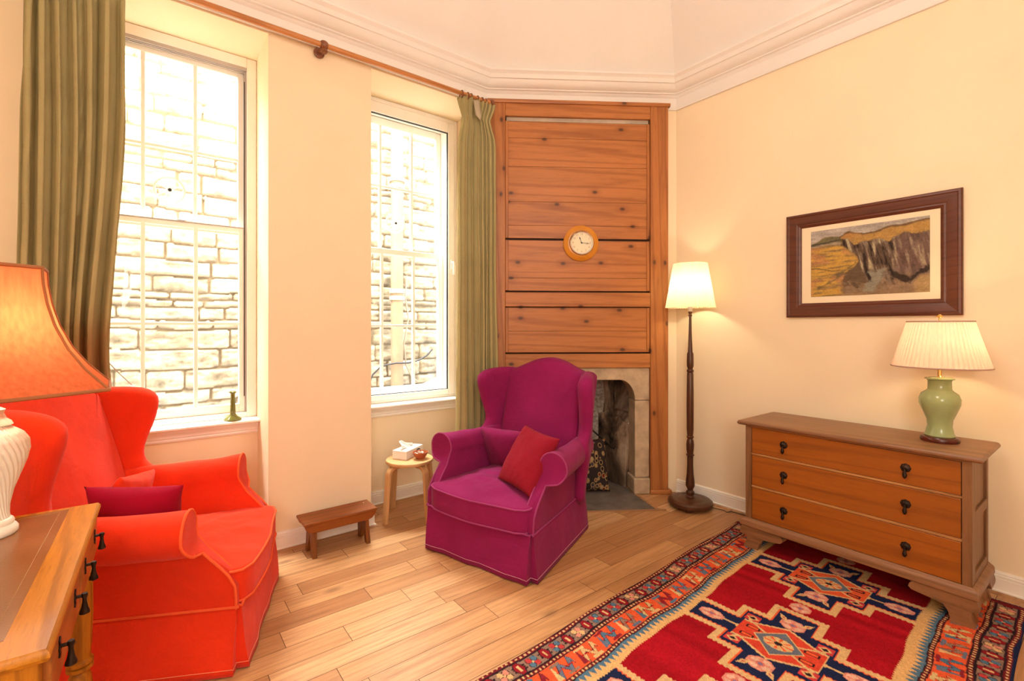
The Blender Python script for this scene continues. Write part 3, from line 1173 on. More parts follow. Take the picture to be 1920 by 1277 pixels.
M_REDP = fabric('red_cushion_cloth', (0.25, 0.010, 0.024), wrinkle=0.4)
M_DKRED = fabric('crimson_cushion_cloth', (0.27, 0.004, 0.020), wrinkle=0.3)
CP, CO = (1.534, 2.35), (0.44, 2.57)
o = pillow('cushion', 0.34, 0.37, 0.14, M_REDP, seed=2)
place(o, (1.82, 2.206, 0.602), -32, 4, math.radians(-93))
tag(o, 'plain red cushion leaning on the right arm of the purple armchair', 'cushion', 'armchair cushions')
o = pillow('cushion', 0.44, 0.30, 0.13, M_PURPLE, seed=5)
place(o, on_chair(CP, PR, 0.12, -0.50, 0.555), -16, 3, PR - math.radians(6))
tag(o, 'small purple cushion matching the purple armchair it stands in', 'cushion', 'armchair cushions')
o = pillow('cushion', 0.34, 0.36, 0.15, M_DKRED, seed=7, pinch=0.12)
place(o, on_chair(CO, OR, 0.235, -0.405, 0.595), 20, 4, math.radians(-22))
tag(o, 'dark crimson cushion lying in the orange-red armchair', 'cushion', 'armchair cushions')
o = pillow('cushion', 0.36, 0.34, 0.12, M_ORANGE, seed=9)
place(o, on_chair(CO, OR, 0.03, -0.545, 0.580), -18, -10, OR)
tag(o, 'orange-red cushion mostly hidden behind the crimson cushion', 'cushion', 'armchair cushions')

# ------------------------------------------------------------------ curtains and rod
M_CURT = fabric('olive_curtain_cloth', (0.37, 0.315, 0.150), var=0.10, wrinkle=0.15)
M_ROD = wood('honey_wood', (0.50, 0.20, 0.06), (0.28, 0.10, 0.03), 'x', 2.0, 0.35)
M_RING = wood('dark_turned_wood', (0.22, 0.075, 0.03), (0.10, 0.03, 0.012), 'z', 2.0, 0.35)

rod = thing('curtain_rod', 'long wooden curtain rod above both windows', 'curtain rod', (0.9, 3.13, 3.188))
obj('pole', G().tube([(-2.2, 0, 0), (1.30, 0, 0)], 0.0165, 14), M_ROD, rod)
g = G()
g.tube([(0, 0, 0), (0, 0.115, 0)], 0.013, 12)
g.lathe([(0.022, -0.118), (0.034, -0.112), (0.034, -0.104), (0.02, -0.096)], 20, (0, 0, 0), 'y')
g.lathe([(0.020, -0.022), (0.027, -0.012), (0.029, 0.0), (0.027, 0.012), (0.020, 0.022)], 22, (0, 0, 0), 'x')
g.lathe([(0.014, 0.05), (0.022, 0.04), (0.024, 0.03), (0.016, 0.02)], 18, (0, 0, -0.07), 'z')
obj('bracket', g, M_RING, rod)
g = G().lathe([(0.017, 0), (0.026, 0.004), (0.030, 0.018), (0.026, 0.034), (0.012, 0.042)], 20, (1.285, 0, 0), 'x')
obj('finial', g, M_RING, rod)
for k in range(7):
    x = 1.02 + 0.046 * k + 0.01 * math.sin(k * 2.3)
    a = 0.25 * math.sin(k * 3.1)
    P = [(x + 0.027 * math.sin(q) * math.sin(a), 0.027 * math.sin(q) * math.cos(a), 0.027 * math.cos(q) - 0.008) for q in [2 * PI * j / 18 for j in range(18)]]
    obj('ring', G().tube(P, 0.0045, 6, closed=True), M_RING, rod)


def curtain(name, label, xl, xr, ztop, zbot, y0, nf, amp, seed, header=True, spread=0.05, push=0.0):
    """xl, xr: functions of height fraction (0 bottom .. 1 top) giving the two edges"""
    rnd = random.Random(seed)
    ph = [rnd.uniform(0.55, 1.5) for _ in range(nf)]
    tot = sum(ph)
    cum = [0]
    for p in ph:
        cum.append(cum[-1] + p / tot)
    aa = [rnd.uniform(0.6, 1.25) for _ in range(nf)]

    def fold(u):
        for k in range(nf):
            if u <= cum[k + 1] + 1e-9:
                q = (u - cum[k]) / (cum[k + 1] - cum[k])
                return (math.sin(2 * PI * q) + 0.28 * math.sin(4 * PI * q + aa[k] * 5)) * aa[k], math.sin(4 * PI * q) * 0.30
        return 0.0, 0.0

    def fn(u, v):
        z = zbot + (ztop - zbot) * v
        us = u + spread * (v - 0.45) * math.sin(PI * u) * math.sin(PI * u * 1.4 + 0.5) + 0.018 * math.sin(v * 5 + seed) * math.sin(PI * u) + 0.012 * mn.noise(Vector((u * 3, v * 4, seed)))
        f, lat = fold(max(0.0, min(1.0, us)))
        w = xr(v) - xl(v)
        dep = amp * (0.62 + 0.5 * (1 - v)) * (1 + 0.35 * mn.noise(Vector((u * 5, v * 3, seed + 9))))
        x = xl(v) + w * u + lat * w / nf
        y = y0 + f * dep
        if header and v > 0.955:
            q = (v - 0.955) / 0.045
            y = y0 + f * dep * (0.55 + 0.75 * q)
        y += 0.010 * mn.noise(Vector((u * 7, v * 6, seed))) + push * smooth01((1.45 - z) / 0.4)
        if push and x < -0.34:
            y = min(y, 3.215)
        return (x, y, z)
    g = G().grid(fn, nf * 16, 90)
    return g


t = thing('curtain', 'wide olive green curtain bunched at the left window', 'curtain', (0, 0, 0), 0, 'olive green curtains')
gL = curtain('cloth', '', lambda v: -0.47 - 0.02 * (1 - v) + 0.035 * v,
             lambda v: -0.078 - 0.075 * smooth01((0.80 - v) / 0.5) + 0.045 * smooth01((0.40 - v) / 0.2), 3.17, 0.03, 3.09, 7, 0.080, 21, spread=0.16, push=0.20)
obj('cloth', gL, M_CURT, t, smooth=180, solid=0.004)
t = thing('curtain', 'narrow olive green pinch-pleated curtain between right window and pine panelling', 'curtain', (0, 0, 0), 0, 'olive green curtains')
def crx(v):
    return 2.215 + 0.03 * (1 - v) - 0.045 * math.exp(-((v - 0.95) / 0.03) ** 2)
def clx(v):
    return 1.895 + 0.03 * math.exp(-((v - 0.945) / 0.035) ** 2) + 0.01 * v
gR = curtain('cloth', '', clx, crx, 3.165, 0.03, 3.125, 7, 0.058, 12)
obj('cloth', gR, M_CURT, t, smooth=180, solid=0.004)
def flap(u, v):
    return (1.985 + 0.055 * u + 0.02 * v, 3.062 - 0.018 * math.sin(PI * u), 3.125 - 0.145 * v * (1 - 0.25 * abs(2 * u - 1)))
obj('torn_header_lining', G().grid(flap, 8, 10), plain('pale_lining', (0.42, 0.36, 0.25), 0.9), t, smooth=180, solid=0.003)
tag(obj('tieback_cord', G().tube([(-0.165, 3.22, 1.235), (-0.12, 3.30, 1.16), (-0.06, 3.42, 1.07)], 0.0025, 6), M_TRACK), 'thin grey cord hanging slack beside the wide curtain', 'cord')

# ------------------------------------------------------------------ rug
def build_rug():
    Wd, Ln = 1.405, 2.75
    st = 0.004
    nu, nv = int(Ln / st), int(Wd / st)
    u = np.linspace(0, Ln, nu + 1)[:, None]
    v = np.linspace(0, Wd, nv + 1)[None, :]
    U = np.repeat(u, nv + 1, 1)
    V = np.repeat(v, nu + 1, 0)
    rng = np.random.default_rng(4)
    RED, DKRED, NAVY, CREAM = (0.35, 0.007, 0.014), (0.17, 0.016, 0.022), (0.014, 0.020, 0.062), (0.66, 0.42, 0.19)
    ORNG, BLUE, TAUPE, PINK = (0.72, 0.105, 0.035), (0.085, 0.17, 0.25), (0.27, 0.165, 0.12), (0.66, 0.25, 0.18)
    BLACK = (0.025, 0.014, 0.018)
    C = np.zeros((nu + 1, nv + 1, 3))

    def put(mask, col):
        C[mask] = col
    put(np.ones_like(U, bool), RED)
    # abrash streaks across the field
    ab = np.interp(u[:, 0], np.linspace(0, Ln, 60), 1 + 0.13 * rng.standard_normal(60))
    C *= np.clip(ab, 0.78, 1.25)[:, None, None]
    # medallions
    mu = [0.48, 1.21, 1.94, 2.67]
    jag = 0.010 * (np.abs(((V / 0.022) % 1) - 0.5) * 2)
    jag2 = 0.010 * (np.abs(((U / 0.022) % 1) - 0.5) * 2)
    vc = 0.70

    def stair(du, dv, grow):
        a, b = np.abs(du), np.abs(dv)
        j = jag * 0.8
        m = (b < 0.385 + grow + jag2 * 0) & (a < 0.060 + grow + 0.10 * np.clip(b - 0.25, 0, 1) * 0.4 + j)
        m |= (b < 0.190 + grow) & (a < 0.150 + grow + j)
        m |= (b < 0.082 + grow) & (a < 0.275 + grow + j)
        return m

    def octo(du, dv, ru, rv):
        a, b = np.abs(du) / ru, np.abs(dv) / rv
        return (np.maximum(a, b) < 1) & (a + b < 1.42)

    def flower(cu, cv, ru, rv):
        du, dv = U - cu, V - cv
        put(octo(du, dv, ru, rv), PINK)
        put(octo(du, dv, ru * 0.82, rv * 0.82), (0.70, 0.42, 0.30))
        ang = np.arctan2(dv / rv, du / ru)
        rad = np.hypot(du / ru, dv / rv)
        put((rad < 0.8) & (np.sin(4 * ang + 0.7) > 0.45), PINK)
        put((rad < 0.36), (0.62, 0.16, 0.12))
        put((rad < 0.20), (0.22, 0.16, 0.28))

    def leaf(cu, cv, a, ru, rv):
        du, dv = U - cu, V - cv
        x = du * math.cos(a) + dv * math.sin(a)
        y = -du * math.sin(a) + dv * math.cos(a)
        m = np.abs(x) / ru + np.abs(y) / rv < 1
        put(m, CREAM)
        put(np.abs(x) / ru + np.abs(y) / rv < 0.35, (0.5, 0.1, 0.08))

    for c in mu:
        du, dv = U - c, V - vc
        put(stair(du, dv, 0.036), CREAM)
        put(stair(du, dv, 0.006), ORNG)
        put(stair(du, dv, 0.000), NAVY)
        for sg in (1, -1):
            put((np.abs(dv - sg * 0.215) < 0.10) & (np.abs(du) < 0.006), CREAM)
            flower(c, vc + sg * 0.300, 0.036, 0.058)
            flower(c + sg * 0.188, vc, 0.044, 0.052)
            for s2 in (1, -1):
                leaf(c + sg * 0.225, vc + s2 * 0.052, s2 * sg * 0.7, 0.034, 0.014)
                cu, cv = c + sg * 0.108, vc + s2 * 0.150
                a, b = np.abs(U - cu), np.abs(V - cv)
                put((a < 0.026) & (b < 0.032), (0.55, 0.05, 0.05))
                put((a / 0.022 + b / 0.028 < 1), CREAM)
                put((a / 0.012 + b / 0.016 < 1), BLACK)
        a, b = np.abs(du), np.abs(dv)
        hexw = np.where(b < 0.175, 0.066 + 0.066 * np.clip(1 - b / 0.14, 0, 1), 0)
        jj = 0.4 * jag
        put((b < 0.183) & (a < hexw + 0.010 + jj), CREAM)
        put((b < 0.172) & (a < hexw - 0.002 + jj * 0.5), ORNG if c < 0.9 else (0.62, 0.06, 0.03))
        put((b < 0.150) & (b > 0.09) & (np.abs(a - 0.036) < 0.013), BLACK)
        put((b < 0.143) & (b > 0.097) & (np.abs(a - 0.036) < 0.007), ORNG)
        put((np.abs(a - 0.55 * b) < 0.006) & (b > 0.05) & (b < 0.16), CREAM)
        d = a / 0.105 + b / 0.105
        put(d < 1.0, (0.13, 0.15, 0.19))
        put((d < 1.0) & (d > 0.93), CREAM)
        rad = np.hypot(du / 0.045, dv / 0.060)
        put(rad < 1, CREAM)
        ang = np.arctan2(dv / 0.06, du / 0.045)
        put((rad < 0.95) & (np.cos(8 * ang) > 0.55), ORNG)
        put(rad < 0.28, BLACK)
        flower(c - 0.365, vc - 0.02, 0.042, 0.046)
        for sg in (1, -1):
            flower(c - 0.365, vc + sg * 0.30, 0.0, 0.0)

    # borders, mirrored on both long sides
    wavy = 0.004 * np.sin(U * 9.0) + 0.003 * np.sin(U * 23.0)
    for side in (0, 1):
        d = (V if side == 0 else Wd - V) + wavy
        tooth = np.abs(((U / 0.030) % 1) - 0.5) * 2
        cre = 0.325 if side == 0 else 0.335
        inj = 0.006 * (np.abs(((U / 0.016) % 1) - 0.5) * 2)
        put(d < cre + inj - 0.012, (0.70, 0.42, 0.17))
        put(d < 0.262 + 0.030 * tooth, BLUE)
        put(d < 0.255, BLUE)
        # dotted guard
        def guard(lo, hi, dot):
            m = (d >= lo) & (d < hi)
            put(m, BLACK)
            q = (d - lo) / (hi - lo)
            put(m & (np.abs(q - 0.5) < 0.30), DKRED)
            put(m & (np.abs(q - 0.5) < 0.22) & (((U / dot) % 1) < 0.45), CREAM)
        guard(0.232, 0.255, 0.021)
        # main orange border with running angular motifs
        m0 = (d >= 0.133) & (d < 0.232)
        put(m0, ORNG)
        pal = [CREAM, (0.13, 0.16, 0.23), (0.24, 0.02, 0.03), (0.62, 0.45, 0.20), TAUPE, BLUE]
        cell = 0.150
        ci = np.floor(U / cell).astype(int)
        x = (U / cell) % 1
        y = (d - 0.133) / 0.099
        z1 = np.abs(((x * 2.5 + 0.1) % 1) - 0.5) * 2
        zig = np.abs(y - (0.2 + 0.6 * z1)) < 0.17
        body = (x > 0.10) & (x < 0.80)
        tri = (x >= 0.78) & (y > 0.15) & (y < 0.9) & ((x - 0.78) / 0.22 < y)
        bar = ((y > 0.80) & (y < 0.95) & (x > 0.15) & (x < 0.55)) | ((y > 0.05) & (y < 0.18) & (x > 0.45) & (x < 0.85))
        for k, col in enumerate(pal):
            mk = m0 & (ci % 6 == k)
            out = (np.abs(y - (0.2 + 0.6 * z1)) < 0.22) & body
            put(mk & out, BLACK)
            put(mk & zig & body, col)
            put(mk & bar, pal[(k + 3) % 6])
            put(mk & tri, pal[(k + 2) % 6])
            put(mk & (np.abs(y - 0.5) < 0.04) & body & (np.abs(((x * 18) % 1) - 0.5) < 0.3), RED)
        guard(0.108, 0.133, 0.021)
        # taupe border: red lozenges and small four-petal flowers
        m1 = (d >= 0.030) & (d < 0.108)
        put(m1, TAUPE)
        put(((d >= 0.030) & (d < 0.035)) | ((d >= 0.103) & (d < 0.108)), BLACK)
        per = 0.142
        k1 = (U / per) % 1
        idx = np.floor(U / per).astype(int)
        yy = (d - 0.069)
        xl = (k1 - 0.25) * per
        loz = (np.abs(xl) / 0.024 + np.abs(yy) / 0.055 < 1) & (np.abs(yy) < 0.033)
        put(m1 & (np.abs(xl) / 0.029 + np.abs(yy) / 0.062 < 1) & (np.abs(yy) < 0.037), BLACK)
        put(m1 & loz, (0.27, 0.014, 0.022))
        put(m1 & (np.abs(xl) < 0.005) & (np.abs(yy) < 0.017), CREAM)
        put(m1 & (np.abs(np.abs(xl) - 0.026) < 0.006) & (np.abs(np.abs(yy) - 0.012) < 0.004), BLACK)
        xf = (k1 - 0.75) * per
        for sx in (1, -1):
            for sy in (1, -1):
                r2 = np.hypot((xf - sx * 0.014) / 0.013, (yy - sy * 0.014) / 0.015)
                even = (idx % 3 == 0)
                put(m1 & (r2 < 1.15), BLACK)
                put(m1 & (r2 < 1) & ~even, BLUE if sx * sy > 0 else (0.50, 0.05, 0.05))
                put(m1 & (r2 < 1) & even, PINK if sx * sy > 0 else CREAM)
        put(m1 & (np.hypot(xf, yy) < 0.006), CREAM)
        put(d < 0.030, BLACK)
        put((d < 0.027) & (d > 0.008), DKRED)
        put((d < 0.022) & (d > 0.013) & (((U / 0.024) % 1) < 0.4), CREAM)
        if side == 1:
            put(d < 0.010, NAVY)
    put(U < 0.045, DKRED)
    put(U < 0.014, NAVY)
    C *= (1 + 0.10 * rng.standard_normal(C.shape[:2]))[..., None]
    C = np.clip(C, 0.004, 1)
    # geometry, pile with gentle waves in the long edges
    a = math.radians(3.6)
    Ux, Uy = -math.cos(a), -math.sin(a)
    Vx, Vy = math.sin(a), -math.cos(a)
    ox, oy = 3.362, 1.722
    Vv = V + 0.006 * np.sin(U * 7.0) * (1 - V / Wd) + 0.008 * np.sin(U * 5.0 + 1.0) * (V / Wd)
    X = ox + U * Ux + Vv * Vx
    Y = oy + U * Uy + Vv * Vy
    Z = 0.008 + 0.0006 * rng.standard_normal(U.shape)
    rim = np.minimum(np.minimum(V, Wd - V), np.minimum(U, Ln - U))
    Z = np.where(rim < 0.006, 0.001, Z)
    P = np.stack([X, Y, Z], -1).reshape(-1, 3)
    w = nv + 1
    i = np.arange(nu)[:, None] * w + np.arange(nv)[None, :]
    F = np.stack([i, i + 1, i + w + 1, i + w], -1).reshape(-1, 4)
    me = bpy.data.meshes.new('rug')
    me.vertices.add(len(P))
    me.vertices.foreach_set('co', P.astype(np.float32).ravel())
    me.loops.add(F.size)
    me.loops.foreach_set('vertex_index', F.astype(np.int32).ravel())
    me.polygons.add(len(F))
    me.polygons.foreach_set('loop_start', (np.arange(len(F)) * 4).astype(np.int32))
    me.update(calc_edges=True)
    me.validate()
    me.flip_normals() if me.polygons[0].normal.z < 0 else None
    o = link(bpy.data.objects.new('rug', me))
    me.materials.append(attr_mat('knotted_wool', 0.95, 0.05, 0.5, 420.0, 0.25))
    color_layer(o, np.concatenate([C.reshape(-1, 3), np.ones((len(P), 1))], 1))
    tag(o, 'red patterned wool rug with stepped navy medallions and orange borders on the floor', 'rug')


build_rug()

# ------------------------------------------------------------------ chest of drawers
M_OAK_Y = wood('chest_oak_top', (0.25, 0.115, 0.050), (0.10, 0.042, 0.018), 'y', 1.3, 0.38, contrast=0.9)
M_OAK_Z = wood('chest_oak_upright', (0.215, 0.100, 0.040), (0.09, 0.038, 0.015), 'z', 1.3, 0.42, contrast=0.9)
M_DRAWER = wood('chest_drawer_oak', (0.31, 0.088, 0.008), (0.13, 0.034, 0.006), 'y', 1.2, 0.36, contrast=0.75)
M_LIP = wood('chest_rail_oak', (0.42, 0.20, 0.065), (0.15, 0.06, 0.02), 'y', 1.6, 0.42, contrast=1.2)
M_BRONZE = plain('dark_bronze', (0.035, 0.022, 0.016), 0.42, 0.5, 0.75, var=0.3, sc=40)


def drop_handle(parent, x, y, z, k=1.0):
    """rosette plate with a hanging drop, facing -x"""
    g = G()
    prof = [(0.001, -0.009), (0.008, -0.008), (0.012, -0.005), (0.0195, -0.004), (0.0215, -0.0015), (0.0215, 0.0)]
    g.lathe([(r * k, h * k) for r, h in prof], 28, (x, y, z), 'x', mod=lambda a, h: 1 + 0.06 * math.cos(8 * a))
    h = obj('handle', g, M_BRONZE, parent)
    g = G()
    g.tube([(x - 0.004 * k, y, z), (x - 0.020 * k, y, z)], 0.004 * k, 8)
    g.lathe([(0.003 * k, 0.0), (0.0045 * k, -0.006 * k), (0.004 * k, -0.012 * k), (0.0085 * k, -0.026 * k), (0.0095 * k, -0.036 * k), (0.006 * k, -0.046 * k), (0.001, -0.050 * k)], 14,
            (x - 0.017 * k, y, z - 0.001), 'z')
    obj('drop_pull', g, M_BRONZE, h)
    return h


def build_chest():
    x0, x1, y0, y1 = 3.02, 3.425, 0.445, 1.492
    t = thing('chest_of_drawers', 'oak three-drawer chest with drop handles standing on the rug against the right wall', 'chest of drawers', (x0, (y0 + y1) / 2, 0.0102))
    hw = (y1 - y0) / 2
    dx = x1 - x0
    zb = -0.008
    # carcass
    g = G()
    g.box(0.03, dx, -hw + 0.02, hw - 0.02, 0.19 + zb, 0.775 + zb)
    obj('carcass', g, M_OAK_Z, t, smooth=0)
    for sg in (1, -1):
        e = 0.036
        a, b = sorted((sg * hw, sg * (hw - e)))
        obj('front_post', box(0.0, 0.04, a, b, 0.19 + zb, 0.775 + zb), M_OAK_Z, t, bevel=0.002)
        # framed side panel: stiles, rails and two recessed fields
        ya, yb = sorted((sg * hw, sg * (hw - 0.022)))
        g = G()
        g.box(0.04, 0.075, ya, yb, 0.19 + zb, 0.775 + zb)
        g.box(dx - 0.045, dx, ya, yb, 0.19 + zb, 0.775 + zb)
        for z0, z1 in ((0.19, 0.235), (0.475, 0.525), (0.735, 0.775)):
            g.box(0.075, dx - 0.045, ya, yb, z0 + zb, z1 + zb)
        obj('side_frame', g, M_OAK_Z, t, bevel=0.002)
        ya, yb = sorted((sg * (hw - 0.010), sg * (hw - 0.02)))
        for z0, z1 in ((0.235, 0.475), (0.525, 0.735)):
            obj('side_panel', box(0.074, dx - 0.044, ya, yb, z0 + zb, z1 + zb), M_OAK_Z, t, smooth=0)
    # top with moulded edge
    tp = [(0.0, 0.0), (0.006, 0.004), (0.006, 0.012), (0.014, 0.018), (0.014, 0.026)]
    rings = []
    for i, (o_, z) in enumerate([(-0.012, 0.772), (0.006, 0.775), (0.014, 0.783), (0.014, 0.791), (0.008, 0.800), (-0.002, 0.803)]):
        f = 0.014 + o_
        rings.append([(-f, -hw - f - 0.012, z + zb), (0.445, -hw - f - 0.012, z + zb), (0.445, hw + f + 0.012, z + zb), (-f, hw + f + 0.012, z + zb)])
    obj('top', G().rings(rings), M_OAK_Y, t, smooth=25)
    # rails
    for z0, z1 in ((0.765, 0.774), (0.592, 0.604), (0.389, 0.402)):
        obj('drawer_rail', box(0.004, 0.05, -hw + 0.036, hw - 0.036, z0 + zb, z1 + zb), M_LIP, t, bevel=0.001)
    # drawers
    for z0, z1, zh in ((0.606, 0.763, 0.688), (0.404, 0.590, 0.508), (0.193, 0.387, 0.295)):
        d = obj('drawer', box(0.002, 0.03, -hw + 0.039, hw - 0.039, z0 + zb, z1 + zb), M_DRAWER, t, bevel=0.002)
        for yh in (1.265, 0.689):
            drop_handle(d, 0.002, yh - (y0 + y1) / 2, zh + zb, 1.0)
    # base moulding
    rings = []
    for f, z in [(0.003, 0.192), (0.008, 0.186), (0.018, 0.180), (0.023, 0.172), (0.024, 0.146), (0.020, 0.141)]:
        rings.append([(-f, -hw - f, z + zb), (dx, -hw - f, z + zb), (dx, hw + f, z + zb), (-f, hw + f, z + zb)])
    obj('base_moulding', G().rings(rings), M_OAK_Y, t, smooth=30)
    # ogee bracket feet
    def ogee(z):
        q = z / 0.138
        return 0.013 * math.sin(PI * min(1, max(0, (q - 0.42) / 0.58)) * 0.9) - 0.020 * math.sin(PI * q * 0.85) * (q < 0.6) + 0.006
    def bracket(sy, front):
        """outline of one bracket face: along a (0 at the corner), height b"""
        L = 0.235 if front else 0.20
        pts = [(0.0, 0.0), (0.088, 0.0), (0.082, 0.018), (0.086, 0.045), (0.104, 0.070), (0.135, 0.086), (0.185, 0.094), (L - 0.012, 0.100), (L, 0.112), (L - 0.004, 0.128), (L - 0.018, 0.141), (0.0, 0.141)]
        return densify(pts, 0.012)
    for sy in (1, -1):
        def fmf(a, b, w):
            o_ = ogee(b) * (1.0 if w < 0.5 else 0)
            return (-0.004 - o_ + w * 0.045, sy * (hw + 0.006 + ogee(b) - a * (1 + (ogee(b)) / 0.235)), b + zb)
        f = obj('foot', G().extrude(bracket(sy, True), 0.0, 1.0, fmf), M_OAK_Y, t, smooth=30)
        def fms(a, b, w):
            o_ = ogee(b) * (1.0 if w < 0.5 else 0)
            return (0.020 - ogee(b) + a, sy * (hw + 0.0045 + o_ - w * 0.045), b + zb)
        obj('side_bracket', G().extrude(bracket(sy, False), 0.0, 1.0, fms), M_OAK_Y, f, smooth=30)
        def fmr(a, b, w):
            o_ = ogee(b) * (1.0 if w < 0.5 else 0)
            return (dx + 0.012 - a, sy * (hw + 0.006 + o_ - w * 0.045), b + zb)
        obj('foot', G().extrude([(p[0] * 0.62, p[1]) for p in bracket(sy, False)], 0.0, 1.0, fmr), M_OAK_Y, t, smooth=30)
    return t


build_chest()

# ------------------------------------------------------------------ celadon table lamp on the chest
M_CELADON = plain('celadon_glaze', (0.30, 0.36, 0.16), 0.16, 0.5, var=0.10, sc=4)
M_REDWOOD = plain('polished_dark_red_wood', (0.09, 0.016, 0.008), 0.25, 0.5, var=0.25, sc=14)
M_BRASS = plain('brass', (0.78, 0.52, 0.18), 0.22, 0.5, 1.0)
M_PINKSHADE = shade_mat('pale_pink_pleated_silk', (0.86, 0.66, 0.54), 0.42, 0.10)
M_SHADETRIM = plain('shade_trim', (0.42, 0.27, 0.22), 0.8)


def pleats(n, amp):
    return lambda a, h: 1 + amp * math.cos(n * a)


lt = thing('table_lamp', 'green glazed vase table lamp with pink pleated shade on the oak chest', 'table lamp', (3.268, 0.605, 0.803))
obj('base', G().lathe([(0.0546, 0.0), (0.0764, 0.0), (0.0796, 0.006), (0.0796, 0.020), (0.0749, 0.027), (0.0546, 0.030)], 40), M_REDWOOD, lt)
obj('vase', G().lathe([(0.0593, 0.028), (0.0624, 0.034), (0.0569, 0.046), (0.0499, 0.080), (0.0530, 0.115), (0.0702, 0.160), (0.0827, 0.195), (0.0842, 0.222), (0.0749, 0.248), (0.0546, 0.264),
                       (0.0484, 0.272), (0.0476, 0.312), (0.0515, 0.320), (0.0608, 0.324), (0.0593, 0.329), (0.0390, 0.334), (0.0094, 0.336)], 48), M_CELADON, lt)
obj('stem', G().lathe([(0.016, 0.334), (0.009, 0.340), (0.008, 0.375), (0.012, 0.378), (0.012, 0.44), (0.004, 0.45)], 16), M_BRASS, lt)
g = G().lathe([(0.197, 0.388), (0.132, 0.622)], 360, mod=pleats(60, 0.013), caps=False)
sh = obj('lamp_shade', g, M_PINKSHADE, lt, smooth=180)
for r, z in ((0.1995, 0.388), (0.1335, 0.622)):
    gt = G().tube([(r * math.cos(2 * PI * k / 64), r * math.sin(2 * PI * k / 64), z) for k in range(64)], 0.0035, 6, closed=True)
    obj('shade_trim', gt, M_SHADETRIM, sh)
g = G().lathe([(0.004, 0.615), (0.004, 0.640), (0.013, 0.645), (0.014, 0.650), (0.004, 0.660)], 16)
for k in range(3):
    a = 2 * PI * k / 3 + 0.4
    g.tube([(0.004 * math.cos(a), 0.004 * math.sin(a), 0.62), (0.131 * math.cos(a), 0.131 * math.sin(a), 0.62)], 0.002, 6)
obj('finial', g, M_BRASS, lt)
light('table_lamp_bulb', 'POINT', (3.300, 0.580, 0.803 + 0.515), 2.9, (1.0, 0.76, 0.42), shadow_soft_size=0.03)

# ------------------------------------------------------------------ floor lamp
M_DKWOOD = wood('dark_turned_oak', (0.085, 0.030, 0.013), (0.03, 0.010, 0.005), 'z', 2.0, 0.30, contrast=0.8)
M_CREAMSHADE = shade_mat('cream_pleated_cloth', (0.90, 0.83, 0.58), 0.5, 0.05)
FLX, FLY = 3.350, 2.085
lf = thing('floor_lamp', 'tall dark turned-wood floor lamp with lit cream shade in the corner', 'floor lamp', (FLX, FLY, 0))
for k in range(3):
    a = 2 * PI * k / 3 + 3.6
    g = G().lathe([(0.016, 0.0), (0.022, 0.008), (0.022, 0.016), (0.015, 0.022)], 14, (0.125 * math.cos(a), 0.125 * math.sin(a), 0))
    obj('foot', g, M_DKWOOD, lf)
obj('base', G().lathe([(0.142, 0.018), (0.160, 0.024), (0.166, 0.036), (0.164, 0.052), (0.152, 0.062), (0.116, 0.066), (0.096, 0.064), (0.088, 0.068), (0.060, 0.072), (0.03, 0.075)], 48), M_DKWOOD, lf)
obj('pole', G().lathe([(0.030, 0.072), (0.034, 0.082), (0.024, 0.092), (0.030, 0.104), (0.032, 0.118), (0.020, 0.132), (0.022, 0.140), (0.034, 0.165), (0.033, 0.20), (0.026, 0.26), (0.023, 0.325),
                       (0.023, 0.395), (0.030, 0.400), (0.030, 0.408), (0.023, 0.412), (0.027, 0.44), (0.029, 0.48), (0.026, 0.512), (0.020, 0.53), (0.027, 0.540), (0.027, 0.548), (0.022, 0.552),
                       (0.026, 0.60), (0.027, 0.80), (0.024, 1.035), (0.021, 1.042), (0.026, 1.050), (0.026, 1.060), (0.018, 1.070), (0.025, 1.09), (0.026, 1.12), (0.024, 1.19), (0.018, 1.20),
                       (0.012, 1.35), (0.0095, 1.475), (0.014, 1.48), (0.014, 1.49), (0.010, 1.495), (0.015, 1.505), (0.015, 1.515), (0.009, 1.52)], 28), M_DKWOOD, lf)
obj('socket', G().lathe([(0.015, 1.515), (0.017, 1.52), (0.017, 1.56), (0.012, 1.60)], 16), plain('white_socket', (0.8, 0.78, 0.72), 0.4), lf)
g = G().lathe([(0.183, 1.545), (0.125, 1.885)], 300, mod=pleats(60, 0.012), caps=False)
obj('lamp_shade', g, M_CREAMSHADE, lf, smooth=180)
obj('flex', G().tube([(0.10, -0.12, 0.006), (0.13, -0.20, 0.004), (0.11, -0.235, 0.004), (0.15, -0.25, 0.004), (0.17, -0.40, 0.005), (0.155, -0.60, 0.005)], 0.003, 6), M_CABLE, lf)
light('floor_lamp_bulb', 'POINT', (FLX, FLY, 1.70), 4.8, (1.0, 0.88, 0.58), shadow_soft_size=0.035)

